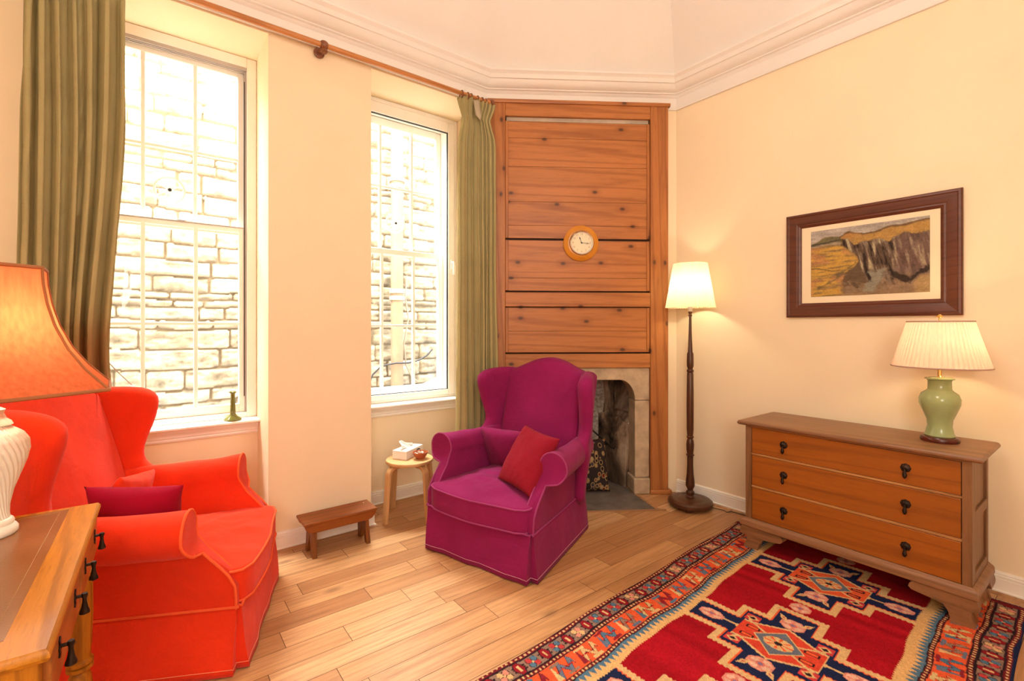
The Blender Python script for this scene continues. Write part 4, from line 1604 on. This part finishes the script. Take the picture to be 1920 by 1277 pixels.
# ------------------------------------------------------------------ framed picture
def build_picture():
    yc, zc = (0.559 + 1.462) / 2, (1.462 + 2.16) / 2
    hw, hh = (1.462 - 0.559) / 2, (2.16 - 1.462) / 2
    t = thing('picture', 'dark wood framed landscape picture of cliffs hanging on the right wall', 'picture', (XR, yc, zc - hh))
    # frame moulding: profile swept round with mitres; local: x towards the room is negative
    fw = 0.094
    prof = [(0.0, 0.0), (0.0, 0.020), (0.006, 0.026), (0.016, 0.028), (0.022, 0.024), (0.060, 0.020), (0.070, 0.016), (0.078, 0.018), (0.088, 0.014), (0.094, 0.008), (0.094, 0.0)]
    prof = prof
    rows = []
    for cy, cz in ((-1, -1), (1, -1), (1, 1), (-1, 1)):
        rows.append([(-0.004 - d, cy * (hw - w), hh + cz * (hh - w)) for w, d in prof])
    rows.append(rows[0])
    obj('frame', G().rings(rows, False, False), wood('mahogany_frame', (0.105, 0.028, 0.012), (0.045, 0.011, 0.005), 'y', 1.6, 0.35, contrast=0.8), t, smooth=25)
    obj('mat_board', box(-0.010, -0.002, -hw + 0.085, hw - 0.085, 0.085, 2 * hh - 0.085), plain('cream_mount', (0.80, 0.68, 0.48), 0.9, 0.1, var=0.02), t, smooth=0)
    # the pastel drawing, coloured on a fine grid
    pw, ph = 0.612, 0.436
    nx, nz = 240, 170
    rng = np.random.default_rng(2)
    X, Z = np.meshgrid(np.linspace(0, 1, nx + 1), np.linspace(0, 1, nz + 1))    # X left to right, Z bottom to top

    def fbm(sx, sz, seed, octv=4, sh=0.0):
        return np.array([[mn.fractal(Vector(((x + sh * z) * sx + seed, z * sz, seed)), 0.9, 2.0, octv) for x in X[0]] for z in Z[:, 0]])
    n1 = fbm(5, 7, 1.3)
    n2 = fbm(24, 3.0, 4.1, 4, 0.15)
    n3 = fbm(5, 26, 7.7, 4, -0.6)
    n4 = fbm(60, 60, 2.2, 3)
    n5 = fbm(12, 9, 5.5, 4, 0.5)
    Xw, Zw = X + 0.018 * n5, Z + 0.022 * n1
    C = np.zeros(X.shape + (3,))
    C[:] = (0.40, 0.36, 0.32)                                    # sky

    def ip(xs, ys):
        return np.interp(Xw, xs, ys)

    def put(d, c, w=0.02, k=1.0):
        """d: signed field, positive inside; soft edge of width w"""
        a = (np.clip(0.5 + d / w, 0, 1) * k)[..., None]
        C[:] = C * (1 - a) + np.array(c) * a
    C += (0.07 * n3)[..., None] * np.array((1, 0.95, 0.9))
    skyline = ip([0, 0.06, 0.12, 0.2, 0.28, 0.31, 0.36, 0.42, 0.48, 0.54, 0.62, 0.68, 0.78, 0.88, 1.0], [0.80, 0.83, 0.875, 0.885, 0.87, 0.915, 0.94, 0.90, 0.875, 0.895, 0.90, 0.93, 0.945, 0.965, 0.965])
    put(skyline - Zw, (0.33, 0.205, 0.075))
    put(np.minimum(skyline - Zw, 0.29 - Xw), (0.16, 0.14, 0.075))
    put(0.012 - np.abs(Zw - 0.800 - 0.10 * (Xw - 0.1)) - 1.0 * np.clip(Xw - 0.28, 0, 1), (0.05, 0.042, 0.04), 0.02, 0.85)
    put(0.014 - np.abs(Zw - 0.765) - 1.0 * np.clip(Xw - 0.27, 0, 1), (0.44, 0.36, 0.28), 0.03, 0.7)
    put(np.minimum(0.014 - np.abs(Zw - skyline + 0.012), Xw - 0.28), (0.10, 0.06, 0.04), 0.02, 0.85)
    put(0.06 - np.hypot(Xw - 0.37, (Zw - 0.86) * 1.3), (0.45, 0.22, 0.07), 0.06, 0.7)
    rim = ip([0.26, 0.30, 0.36, 0.40, 0.46, 0.54, 0.62, 0.70, 0.76, 0.80, 0.90, 1.0], [0.80, 0.83, 0.79, 0.73, 0.745, 0.77, 0.765, 0.74, 0.78, 0.83, 0.80, 0.81]) + 0.03 * n2
    put(np.minimum(skyline - 0.03 - Zw, np.minimum(Zw - rim, Xw - 0.42)), (0.44, 0.26, 0.08), 0.04, 0.8)
    # moor
    edge = ip([0, 0.1, 0.2, 0.3, 0.36, 0.42, 0.46, 0.5], [0.755, 0.755, 0.75, 0.72, 0.62, 0.53, 0.44, 0.2])
    moor = edge - Zw
    put(np.minimum(moor, 0.47 - Xw), (0.41, 0.255, 0.075), 0.03)
    inm = np.minimum(moor, 0.46 - Xw)
    put(np.minimum(inm, (n3 - 0.05) * 0.2), (0.52, 0.31, 0.065), 0.05, 0.85)
    put(np.minimum(inm, (-0.20 - n3) * 0.2), (0.25, 0.165, 0.075), 0.05, 0.8)
    put(np.minimum(inm, (n1 - 0.25) * 0.2), (0.46, 0.21, 0.10), 0.05, 0.6)
    # cliff and its dark apron sweeping down to the left
    foot = ip([0.26, 0.32, 0.38, 0.43, 0.46, 0.50, 0.60, 0.80, 1.0], [0.80, 0.76, 0.70, 0.60, 0.46, 0.26, 0.14, 0.10, 0.16])
    apron = ip([0.26, 0.30, 0.34, 0.40, 0.46, 0.55], [0.20, 0.24, 0.34, 0.40, 0.52, 0.7])
    put(np.minimum(np.minimum(Xw - 0.29, apron - Zw), Zw - 0.02), (0.13, 0.088, 0.055), 0.04)
    cl = np.minimum(np.minimum(rim - Zw, Zw - foot + 0.05), Xw - 0.29)
    put(cl, (0.105, 0.070, 0.050), 0.03)
    put(np.minimum(cl, (n2 - 0.12) * 0.12), (0.22, 0.165, 0.12), 0.02, 0.8)
    put(np.minimum(np.minimum(cl, (n2 - 0.34) * 0.12), Zw - 0.36), (0.42, 0.36, 0.22), 0.02, 0.9)
    put(np.minimum(cl, (-0.25 - n2) * 0.12), (0.030, 0.022, 0.020), 0.02, 0.9)
    put(np.minimum(cl, Xw - 0.74), (0.20, 0.125, 0.105), 0.05, 0.45)
    # scree
    put(np.minimum(0.020 + 0.02 * n5 - np.abs(Zw - ip([0, 0.08, 0.2, 0.28, 0.34, 0.44], [0.10, 0.12, 0.22, 0.31, 0.38, 0.50])), np.minimum(0.42 - Xw, Xw - 0.07)), (0.15, 0.115, 0.06), 0.03, 0.8)
    put(np.minimum(0.010 - np.abs(Zw - ip([0, 0.08, 0.2, 0.3], [0.42, 0.41, 0.37, 0.355])), 0.30 - Xw), (0.10, 0.07, 0.045), 0.02, 0.8)
    put(np.minimum(np.minimum(Xw - 0.29, 0.10 + 0.15 * n5 - Zw + 0.1), 1), (0.26, 0.175, 0.105), 0.08, 0.8)
    put(np.minimum(0.055 + 0.04 * n5 - np.abs(Xw - 0.60 + 0.35 * (0.3 - Zw)), np.minimum(0.33 - Zw, Zw - 0.05)), (0.27, 0.26, 0.20), 0.03, 0.85)
    put(0.035 + 0.05 * n5 - np.abs(Zw - ip([0.70, 0.78, 0.86, 0.92, 1.0], [0.30, 0.20, 0.16, 0.26, 0.32])) - 2 * np.clip(0.72 - Xw, 0, 1), (0.022, 0.016, 0.016), 0.03, 0.9)
    put(np.minimum(ip([0.86, 0.93, 1.0], [0.08, 0.22, 0.22]) - Zw, Xw - 0.88), (0.36, 0.24, 0.11), 0.03, 0.8)
    C *= (1 + 0.22 * n4 + 0.14 * n3)[..., None]
    C = np.clip(C, 0.01, 0.8)
    g = G()
    y0 = 1.311 - yc
    zb = 1.598 - (zc - hh)
    g.v = [(-0.0125, y0 - pw * X[j, i], zb + ph * Z[j, i]) for j in range(nz + 1) for i in range(nx + 1)]
    w = nx + 1
    g.f = [(j * w + i, j * w + i + 1, (j + 1) * w + i + 1, (j + 1) * w + i) for j in range(nz) for i in range(nx)]
    o = obj('drawing', g, attr_mat('pastel_on_paper', 0.9, 0.1, noise_amt=0.25), t, smooth=180, solid=0.002)
    color_layer(o, np.concatenate([C.reshape(-1, 3), np.ones((C.shape[0] * C.shape[1], 1))], 1))


build_picture()

# ------------------------------------------------------------------ wall clock on the panelling
def build_clock():
    t = thing('wall_clock', 'round wooden wall clock with chrome bezel hanging on the pine panelling', 'clock')
    t.location = (A.x + E_.x * 0.786 + E_.y * 0.026, A.y + E_.y * 0.786 - E_.x * 0.026, 2.088)
    t.rotation_euler = (0, 0, DROT)
    obj('case', G().lathe([(0.10, -0.004), (0.140, -0.004), (0.147, 0.004), (0.147, 0.012), (0.138, 0.020), (0.128, 0.022), (0.118, 0.030), (0.104, 0.034), (0.09, 0.030)], 56, (0, 0, 0), 'y'),
        plain('honey_varnished_wood', (0.60, 0.23, 0.018), 0.25, 0.5, var=0.15, sc=5), t)
    obj('bezel', G().lathe([(0.103, 0.030), (0.102, 0.042), (0.096, 0.050), (0.088, 0.046), (0.086, 0.038)], 56, (0, 0, 0), 'y', caps=False), plain('chrome', (0.75, 0.74, 0.72), 0.15, 0.5, 1.0), t)
    obj('dial', G().lathe([(0.001, 0.0365), (0.088, 0.0365), (0.088, 0.032)], 48, (0, 0, 0), 'y'), plain('cream_dial', (0.84, 0.74, 0.54), 0.5, 0.3, var=0.02), t)
    yf = -0.0375
    # numerals
    g = G()
    dep = bpy.context.evaluated_depsgraph_get()
    for n in range(1, 13):
        cu = bpy.data.curves.new('numeral', 'FONT')
        cu.body = str(n)
        cu.size = 0.023
        cu.align_x = 'CENTER'
        cu.align_y = 'CENTER'
        cu.extrude = 0.0003
        tmp = bpy.data.objects.new('numeral', cu)
        me = tmp.to_mesh()
        a = math.radians(90 - 30 * n)
        cx, cz = 0.071 * math.cos(a), 0.071 * math.sin(a)
        g.add([(v.co.x + cx, yf - v.co.z, v.co.y + cz) for v in me.vertices], [tuple(p.vertices) for p in me.polygons])
        tmp.to_mesh_clear()
        bpy.data.objects.remove(tmp)
        bpy.data.curves.remove(cu)
    obj('numerals', g, plain('olive_numerals', (0.42, 0.33, 0.16), 0.6), t, smooth=0)

    def hand(deg, L, w, y, tail):
        a = math.radians(90 - deg)
        c, s = math.cos(a), math.sin(a)
        pts = [(-tail, -w * 0.4), (L * 0.55, -w * 0.35), (L * 0.72, -w), (L, 0), (L * 0.72, w), (L * 0.55, w * 0.35), (-tail, w * 0.4)]
        return G().extrude([(c * p - s * q, s * p + c * q) for p, q in pts], y, y - 0.0008, lambda a_, b_, d: (a_, d, b_))
    mh = plain('black_hands', (0.015, 0.013, 0.012), 0.4)
    obj('hour_hand', hand(338, 0.053, 0.0050, yf - 0.001, 0.010), mh, t, smooth=0)
    obj('minute_hand', hand(95, 0.066, 0.0028, yf - 0.003, 0.012), mh, t, smooth=0)
    obj('second_hand', hand(108, 0.060, 0.0010, yf - 0.005, 0.018), plain('grey_second_hand', (0.25, 0.22, 0.18), 0.4), t, smooth=0)
    obj('hub', G().lathe([(0.005, 0.037), (0.005, 0.045), (0.001, 0.046)], 14, (0, 0, 0), 'y'), mh, t)


build_clock()

# ------------------------------------------------------------------ little bench in front of the pier
M_BENCH = wood('worn_orange_brown_pine', (0.25, 0.064, 0.006), (0.09, 0.024, 0.005), 'x', 1.5, 0.45, contrast=0.9)
M_BENCH_Z = wood('worn_brown_pine_upright', (0.20, 0.062, 0.010), (0.085, 0.024, 0.006), 'z', 1.5, 0.45, contrast=0.9)


def build_bench():
    t = thing('footstool', 'low orange-brown wooden bench stool standing against the wall between the windows', 'stool', (0.975, 3.085, 0))
    hx = 0.226
    obj('top', box(-hx, hx, -0.085, 0.105, 0.200, 0.217), M_BENCH, t, bevel=0.004)
    ol = [(-hx + 0.004, 0.2), (-hx + 0.012, 0.178), (-hx + 0.03, 0.158), (-hx + 0.055, 0.149), (hx - 0.055, 0.149), (hx - 0.03, 0.158), (hx - 0.012, 0.178), (hx - 0.004, 0.2)]
    for y in (-0.078, 0.080):
        obj('side_rail', G().extrude(ol, y, y + 0.014, lambda a, b, d: (a, d, b)), M_BENCH, t, bevel=0.002)
    # board legs with a V-shaped cut, splayed a little
    lg = [(-0.096, 0.0), (-0.058, 0.0), (-0.012, 0.125), (0.034, 0.0), (0.070, 0.0), (0.062, 0.20), (-0.068, 0.20)]
    for sx in (1, -1):
        g = G().extrude([(p[0] + 0.006, p[1]) for p in lg], -0.013, 0.013, lambda a, b, d: (sx * (0.160 + (0.2 - b) * 0.03) + d, a, b))
        obj('leg', g, M_BENCH_Z, t, bevel=0.002)
    obj('paint_spot', G().lathe([(0.0045, 0.2168), (0.004, 0.2185), (0.001, 0.219)], 10, (0.185, 0.055, 0)), plain('white_paint_spot', (0.8, 0.78, 0.74), 0.6), t)


build_bench()

# ------------------------------------------------------------------ round birch stool with tissue box and bowl
M_BIRCH = wood('pale_birch', (0.62, 0.37, 0.155), (0.44, 0.23, 0.085), 'x', 1.6, 0.40, contrast=0.6)
M_BIRCH_Z = wood('pale_birch_upright', (0.60, 0.35, 0.15), (0.44, 0.23, 0.085), 'z', 1.6, 0.40, contrast=0.6)
SX, SY = 1.553, 3.262
t = thing('side_stool', 'round birch bentwood stool used as a side table beside the purple armchair', 'stool', (SX, SY, 0), math.radians(8))
obj('seat', G().lathe([(0.160, 0.396), (0.169, 0.399), (0.172, 0.404), (0.172, 0.416), (0.169, 0.421), (0.160, 0.423), (0.01, 0.423)], 56), M_BIRCH, t)
for k in range(4):
    a = PI / 2 * k + math.radians(4)
    c, s = math.cos(a), math.sin(a)
    # bent leg: path in (radius, height)
    path = [(0.06, 0.384), (0.135, 0.384)] + [(0.135 + 0.052 * math.sin(PI / 2 * j / 7), 0.384 - 0.052 * (1 - math.cos(PI / 2 * j / 7))) for j in range(1, 8)] + [(0.200, 0.17), (0.214, 0.0)]
    rings = []
    for i, (r, z) in enumerate(path):
        p0 = path[max(0, i - 1)]
        p1 = path[min(len(path) - 1, i + 1)]
        tx, tz = p1[0] - p0[0], p1[1] - p0[1]
        L = math.hypot(tx, tz)
        nx_, nz_ = -tz / L * 0.0115, tx / L * 0.0115
        wd = 0.0225
        if i == len(path) - 1:
            nx_, nz_ = 0.0115, 0.0
        ring = []
        for sa, sb in ((1, -1), (1, 1), (-1, 1), (-1, -1)):
            rr, zz, tt = r + nx_ * sa, z + nz_ * sa, wd * sb
            ring.append((rr * c - tt * s, rr * s + tt * c, max(0.0, zz)))
        rings.append(ring)
    obj('leg', G().rings(rings), M_BIRCH_Z, t, bevel=0.004, smooth=50)

tb = thing('tissue_box', 'white tissue box with a tissue pulled out on the birch stool', 'tissue box', (1.575, 3.335, 0.4235), math.radians(33))
M_CARD = plain('white_card', (0.84, 0.80, 0.77), 0.5, 0.3, var=0.01)
obj('box', box(-0.118, 0.118, -0.06, 0.06, 0.0, 0.062), M_CARD, tb, bevel=0.002)
g = G().extrude(arc2(0, 0, 1, 0, 360, 30)[:-1], 0.0622, 0.0628, lambda a, b, d: (a * 0.075, b * 0.012, d))
obj('slot', g, plain('shaded_slot_film', (0.62, 0.58, 0.55), 0.6), tb, smooth=0)  # slot film, its grey painting in the shade of the opening
def tis(u, v):
    a = 2 * u - 1
    return (0.055 * a * (1 + 0.5 * v) - 0.03 * v, 0.010 * math.sin(u * 9) * (1 - v) + 0.05 * v * math.sin(u * 3.0) - 0.01 + 0.008 * math.sin(u * 15 + v * 4), 0.060 + 0.055 * v * (1 - 0.45 * abs(a) ** 1.5) + 0.012 * math.sin(u * 6.0) * v)
obj('tissue', G().grid(tis, 24, 12), plain('soft_tissue', (0.86, 0.83, 0.79), 0.9, 0.05), tb, smooth=180, solid=0.001)
g = G()
ell = arc2(0, 0, 1, 0, 360, 28)[:-1]
g.rings([[(0.045 + 0.034 * x * 1.0, -0.0603, 0.030 + 0.017 * y) for x, y in ell], [(0.045 + 0.034 * x, -0.0609, 0.030 + 0.017 * y) for x, y in ell],
         [(0.045 + 0.027 * x, -0.0609, 0.030 + 0.012 * y) for x, y in ell], [(0.045 + 0.027 * x, -0.0603, 0.030 + 0.012 * y) for x, y in ell]], False, False)
for k, (x, z, w, h) in enumerate(((0.030, 0.040, 0.010, 0.006), (0.045, 0.043, 0.012, 0.006), (0.060, 0.041, 0.008, 0.005), (0.045, 0.024, 0.020, 0.004))):
    g.rings([[(x + w * a, -0.0603, z + h * b) for a, b in ell], [(x + w * a, -0.0609, z + h * b) for a, b in ell]])
obj('emblem', g, plain('dark_ink', (0.045, 0.035, 0.05), 0.6), tb, smooth=0)

bw = thing('bowl', 'small terracotta bowl with odds and ends on the birch stool', 'bowl', (1.612, 3.205, 0.4235))
obj('shell', G().lathe([(0.001, 0.006), (0.024, 0.004), (0.026, 0.0), (0.030, 0.0), (0.032, 0.006), (0.046, 0.022), (0.056, 0.042), (0.058, 0.048), (0.054, 0.048), (0.048, 0.034), (0.034, 0.018), (0.001, 0.014)], 36, caps=False),
    plain('terracotta_glaze', (0.42, 0.105, 0.038), 0.35, 0.4, var=0.15), bw)
g = G()
rnd = random.Random(8)
for k in range(12):
    a, r = rnd.uniform(0, 6.28), rnd.uniform(0, 0.036)
    b = rnd.uniform(0, 6.28)
    p = Vector((r * math.cos(a), r * math.sin(a), 0.038 + 0.006 * rnd.random()))
    d = Vector((math.cos(b), math.sin(b), 0.3)) * rnd.uniform(0.006, 0.014)
    g.tube([p - d, p + d], rnd.uniform(0.002, 0.006), 6)
o = obj('contents', g, plain('pale_odds_and_ends', (0.62, 0.58, 0.48), 0.5, var=0.5, sc=60), bw)
o['kind'] = 'stuff'

# ------------------------------------------------------------------ glass candlestick on the left sill
cs = obj('candlestick', G().lathe([(0.050, 0.0), (0.053, 0.004), (0.045, 0.014), (0.026, 0.026), (0.017, 0.040), (0.0155, 0.07), (0.014, 0.12), (0.0125, 0.160), (0.014, 0.172), (0.022, 0.178), (0.023, 0.184), (0.015, 0.188), (0.010, 0.180), (0.009, 0.15), (0.001, 0.148)], 40),
         plain('olive_green_glass', (0.13, 0.13, 0.022), 0.06, 0.6, var=0.12, sc=14), loc=(0.452, 3.573, 0.7895))
tag(cs, 'slim olive green glass candlestick standing on the sill of the left window', 'candlestick')

# ------------------------------------------------------------------ patterned bolster and poker by the hearth
def kilim():
    n = N('dark_kilim_weave')
    vo = n.n('TexVoronoi')
    vo.inputs['Scale'].default_value = 27.0
    n.l(n.mapping((1, 1, 0.8)), vo.inputs['Vector'])
    sep = n.n('SeparateColor')
    n.l(vo.outputs['Color'], sep.inputs[0])
    blob = n.ramp(sep.outputs[0], [(0.0, (0.02, 0.014, 0.016)), (0.35, (0.16, 0.02, 0.018)), (0.55, (0.30, 0.20, 0.09)), (0.75, (0.05, 0.04, 0.06)), (0.9, (0.36, 0.25, 0.13))])
    blob.node.color_ramp.interpolation = 'CONSTANT'
    ring = n.ramp(vo.outputs['Distance'], [(0.30, (0, 0, 0)), (0.36, (1, 1, 1))])
    col = n.mix(ring, blob, (0.30, 0.20, 0.095))
    w = n.ramp(vo.outputs['Distance'], [(0.46, (0, 0, 0)), (0.52, (1, 1, 1))])
    col = n.mix(w, col, (0.035, 0.025, 0.024))
    n.bump(n.noise(n.mapping((1, 1, 1)), 200, 3).outputs['Fac'], 0.4, 0.004)
    return n.base(col, 0.95, 0.05)


def dpt(s, d, z):
    return (A.x + E_.x * s - E_.y * d, A.y + E_.y * s + E_.x * d, z)


o = pillow('kilim_cushion', 0.44, 0.44, 0.15, kilim(), seed=3)
o.location = dpt(0.82, 0.075, 0.222)
o.rotation_euler = (math.radians(-20), 0, DROT)
tag(o, 'dark kilim-patterned cushion leaning in the mouth of the fireplace', 'cushion')
p0, p1 = Vector(dpt(0.80, 0.07, 0.612)), Vector(dpt(1.105, 0.17, 0.335))
g = G().tube([p0, p0.lerp(p1, 0.5), p1], 0.007, 8)
g.tube([p1, p1 + Vector((0.015, -0.01, -0.004)), p1 + Vector((0.03, -0.01, 0.012))], [0.008, 0.007, 0.003], 8)
pk = tag(obj('poker', g, plain('black_iron', (0.025, 0.02, 0.018), 0.5, 0.5, 0.6)), 'black iron poker propped inside the stone fireplace', 'fire poker')

# ------------------------------------------------------------------ writing desk
M_DESK_Y = wood('golden_oak_along', (0.46, 0.175, 0.012), (0.18, 0.058, 0.006), 'y', 1.9, 0.38, spec=0.2, contrast=1.05)
M_DESK_X = wood('golden_oak_across', (0.46, 0.175, 0.012), (0.18, 0.058, 0.006), 'x', 1.9, 0.38, spec=0.2, contrast=1.05)
M_DESK_Z = wood('golden_oak_upright', (0.44, 0.16, 0.012), (0.18, 0.058, 0.006), 'z', 1.9, 0.38, spec=0.2, contrast=1.05)
M_DESKDRAW = wood('reddish_oak_drawer', (0.36, 0.115, 0.020), (0.16, 0.05, 0.012), 'y', 1.4, 0.35, contrast=0.9)
M_EDGE = wood('dark_worn_edge', (0.15, 0.075, 0.035), (0.07, 0.035, 0.018), 'y', 1.6, 0.4)
M_LEATHER = plain('brown_leather', (0.22, 0.095, 0.028), 0.30, 0.5, var=0.22, sc=5, bump=0.08, bsc=160)


def build_desk():
    t = thing('desk', 'golden oak writing desk with brown leather inset and drop-handled drawers', 'desk', (-0.135, 1.75, 0), math.radians(-1.2))
    hy, dp = 0.480, 0.62             # local: x = 0 at the front edge, -dp at the back
    rings = []
    for f, z in [(-0.016, 0.752), (-0.004, 0.754), (0.0, 0.762), (-0.001, 0.770), (-0.007, 0.778), (-0.014, 0.780)]:
        rings.append([(f, -hy - f, z), (f, hy + f, z), (-dp - f, hy + f, z), (-dp - f, -hy - f, z)])
    tp = obj('top', G().rings(rings), M_DESK_Y, t, smooth=30)
    ix, iy = 0.078, 0.082
    g = G().box(-dp + ix, -ix, -hy + iy, hy - iy * 0.45, 0.7795, 0.7806)
    lea = obj('leather_inset', g, M_LEATHER, t, smooth=0)
    g = G()
    a, b, c, d = -dp + ix + 0.022, -ix - 0.022, -hy + iy + 0.022, hy - iy * 0.45 - 0.022
    frm = [(a, c), (b, c), (b, d), (a, d)]
    for k in range(4):
        p, q = frm[k], frm[(k + 1) % 4]
        g.tube([(p[0], p[1], 0.7807), (q[0], q[1], 0.7807)], 0.0012, 5)
    obj('tooled_line', g, plain('gilt_tooling', (0.30, 0.15, 0.04), 0.4), lea)
    # end rails with sunk panel fields, and back rail
    for sg in (1, -1):
        ya, yb = sorted((sg * (hy - 0.028), sg * (hy - 0.048)))
        g = G().box(-dp + 0.03, -0.03, ya, yb, 0.605, 0.635)
        g.box(-dp + 0.03, -0.03, ya, yb, 0.725, 0.753)
        g.box(-dp + 0.03, -dp + 0.09, ya, yb, 0.635, 0.725)
        g.box(-0.11, -0.03, ya, yb, 0.635, 0.725)
        er = obj('end_rail', g, M_DESK_Z, t, bevel=0.003)
        yc, yd = sorted((sg * (hy - 0.036), sg * (hy - 0.046)))
        obj('end_panel', box(-dp + 0.088, -0.108, yc, yd, 0.633, 0.727), M_DESK_X, er, smooth=0)
    obj('back_rail', box(-dp + 0.02, -dp + 0.04, -hy + 0.05, hy - 0.05, 0.605, 0.753), M_DESK_Y, t, smooth=0)
    # front with two drawers
    obj('front_rail', box(-0.05, -0.030, -hy + 0.035, hy - 0.035, 0.605, 0.753), M_DESK_Y, t, bevel=0.002)
    for c, hs in ((-0.2175, (-0.115, 0.115)), (0.2175, (-0.115, 0.125))):
        d = obj('drawer', box(-0.031, -0.006, c - 0.205, c + 0.205, 0.632, 0.744), M_DESKDRAW, t, bevel=0.004)
        for q in hs:
            g = G()
            y, z, x = c + q, 0.706, -0.006
            ol = [(-0.012, -0.020), (-0.006, -0.014), (-0.012, -0.004), (-0.006, 0.004), (-0.010, 0.014), (0, 0.022), (0.010, 0.014), (0.006, 0.004), (0.012, -0.004), (0.006, -0.014), (0.012, -0.020), (0, -0.026)]
            g.extrude(ol, 0, 0.003, lambda a_, b_, w: (x + w, y + a_, z + b_))
            h = obj('handle', g, M_BRONZE, d, bevel=0.0008)
            g = G().tube([(x + 0.002, y, z), (x + 0.020, y, z)], 0.0042, 8)
            g.lathe([(0.006, 0.006), (0.0075, 0.0), (0.005, -0.006), (0.0045, -0.014), (0.007, -0.030), (0.0105, -0.040), (0.011, -0.045), (0.004, -0.049)], 14, (x + 0.019, y, z), 'z')
            obj('drop_pull', g, M_BRONZE, h)
    # turned legs
    for lx in (-0.050, -dp + 0.05):
        for ly in (-hy + 0.055, hy - 0.055):
            g = G().box(lx - 0.030, lx + 0.030, ly - 0.030, ly + 0.030, 0.605, 0.752)
            lg = obj('leg', g, M_DESK_Z, t, bevel=0.003)
            g = G().lathe([(0.010, 0.0), (0.022, 0.004), (0.030, 0.03), (0.022, 0.055), (0.024, 0.062), (0.030, 0.10), (0.034, 0.17), (0.030, 0.215), (0.022, 0.230), (0.036, 0.240), (0.036, 0.250), (0.028, 0.254),
                           (0.036, 0.258), (0.036, 0.268), (0.028, 0.274), (0.031, 0.32), (0.035, 0.42), (0.034, 0.52), (0.028, 0.548), (0.036, 0.556), (0.036, 0.566), (0.024, 0.574), (0.030, 0.590), (0.033, 0.607)], 24, (lx, ly, 0))
            obj('turned_shaft', g, M_DESK_Z, lg)
    return t


build_desk()

# ------------------------------------------------------------------ white ribbed lamp with orange shade on the desk
def build_desk_lamp():
    t = thing('table_lamp', 'white ribbed ceramic table lamp with large orange panelled shade on the desk', 'table lamp', (-0.365, 2.055, 0.781))
    m = plain('white_ceramic', (0.84, 0.79, 0.68), 0.30, 0.45, var=0.03)
    obj('base', G().lathe([(0.035, 0.0), (0.056, 0.0), (0.061, 0.006), (0.061, 0.018), (0.056, 0.026), (0.051, 0.030), (0.053, 0.036), (0.050, 0.044), (0.045, 0.048)], 48), m, t)
    # twisted ribbed body
    def body(u, v):
        R = np.interp(v, [0, .06, .15, .30, .45, .6, .72, .82, .90, .96, 1.0], [.043, .041, .042, .050, .064, .078, .085, .083, .070, .048, .034])
        a = 2 * PI * u
        r = R * (1 + 0.085 * abs(math.sin(17 * (a + 1.5 * v))) ** 0.6 - 0.06)
        return (r * math.cos(a), r * math.sin(a), 0.044 + 0.285 * v)
    obj('body', G().grid(body, 408, 56, cu=True), m, t, smooth=180)
    obj('neck', G().lathe([(0.050, 0.326), (0.046, 0.336), (0.036, 0.345), (0.030, 0.36), (0.034, 0.372), (0.020, 0.380), (0.012, 0.42), (0.012, 0.50)], 32), m, t)
    # panelled bell shade with six sides
    hs = [(0.425, 0.312), (0.450, 0.286), (0.49, 0.246), (0.55, 0.202), (0.62, 0.168), (0.69, 0.147), (0.75, 0.137), (0.785, 0.135), (0.795, 0.135)]
    NS = 6
    def corner(r, k):
        a = math.radians(-27.6 - 60 * k)
        return (r * math.cos(a), r * math.sin(a))
    rings = []
    for z, r in hs:
        rings.append([(*corner(r, k), z) for k in range(NS)])
    g = G()
    for k in range(NS):
        def face(u, v, k=k):
            zz = 0.425 + 0.37 * v
            r = float(np.interp(zz, [h[0] for h in hs], [h[1] for h in hs]))
            p, q = corner(r, k), corner(r, (k + 1) % NS)
            bow = 0.0
            return (p[0] + (q[0] - p[0]) * u, p[1] + (q[1] - p[1]) * u, zz)
        g.grid(face, 8, 24)
    ms = shade_mat('orange_silk', (0.76, 0.19, 0.075), 0.42, 0.22)
    s = obj('lamp_shade', g, ms, t, smooth=40)
    mb = plain('brown_braid', (0.34, 0.12, 0.04), 0.8)
    gb = G()
    for k in range(NS):
        P = []
        for j in range(25):
            zz = 0.425 + 0.37 * j / 24
            r = float(np.interp(zz, [h[0] for h in hs], [h[1] for h in hs])) * 1.004
            P.append((*corner(r, k), zz))
        gb.tube(P, 0.0042, 6)
    for z, r in (hs[0], hs[-1]):
        gb.tube([(*corner(r * 1.004, k), z) for k in range(NS)], 0.0055, 6, closed=True)
    obj('braid', gb, mb, s)
    light('desk_lamp_bulb', 'POINT', (-0.365, 2.055, 0.781 + 0.60), 7.0, (1.0, 0.82, 0.54), shadow_soft_size=0.035)


build_desk_lamp()
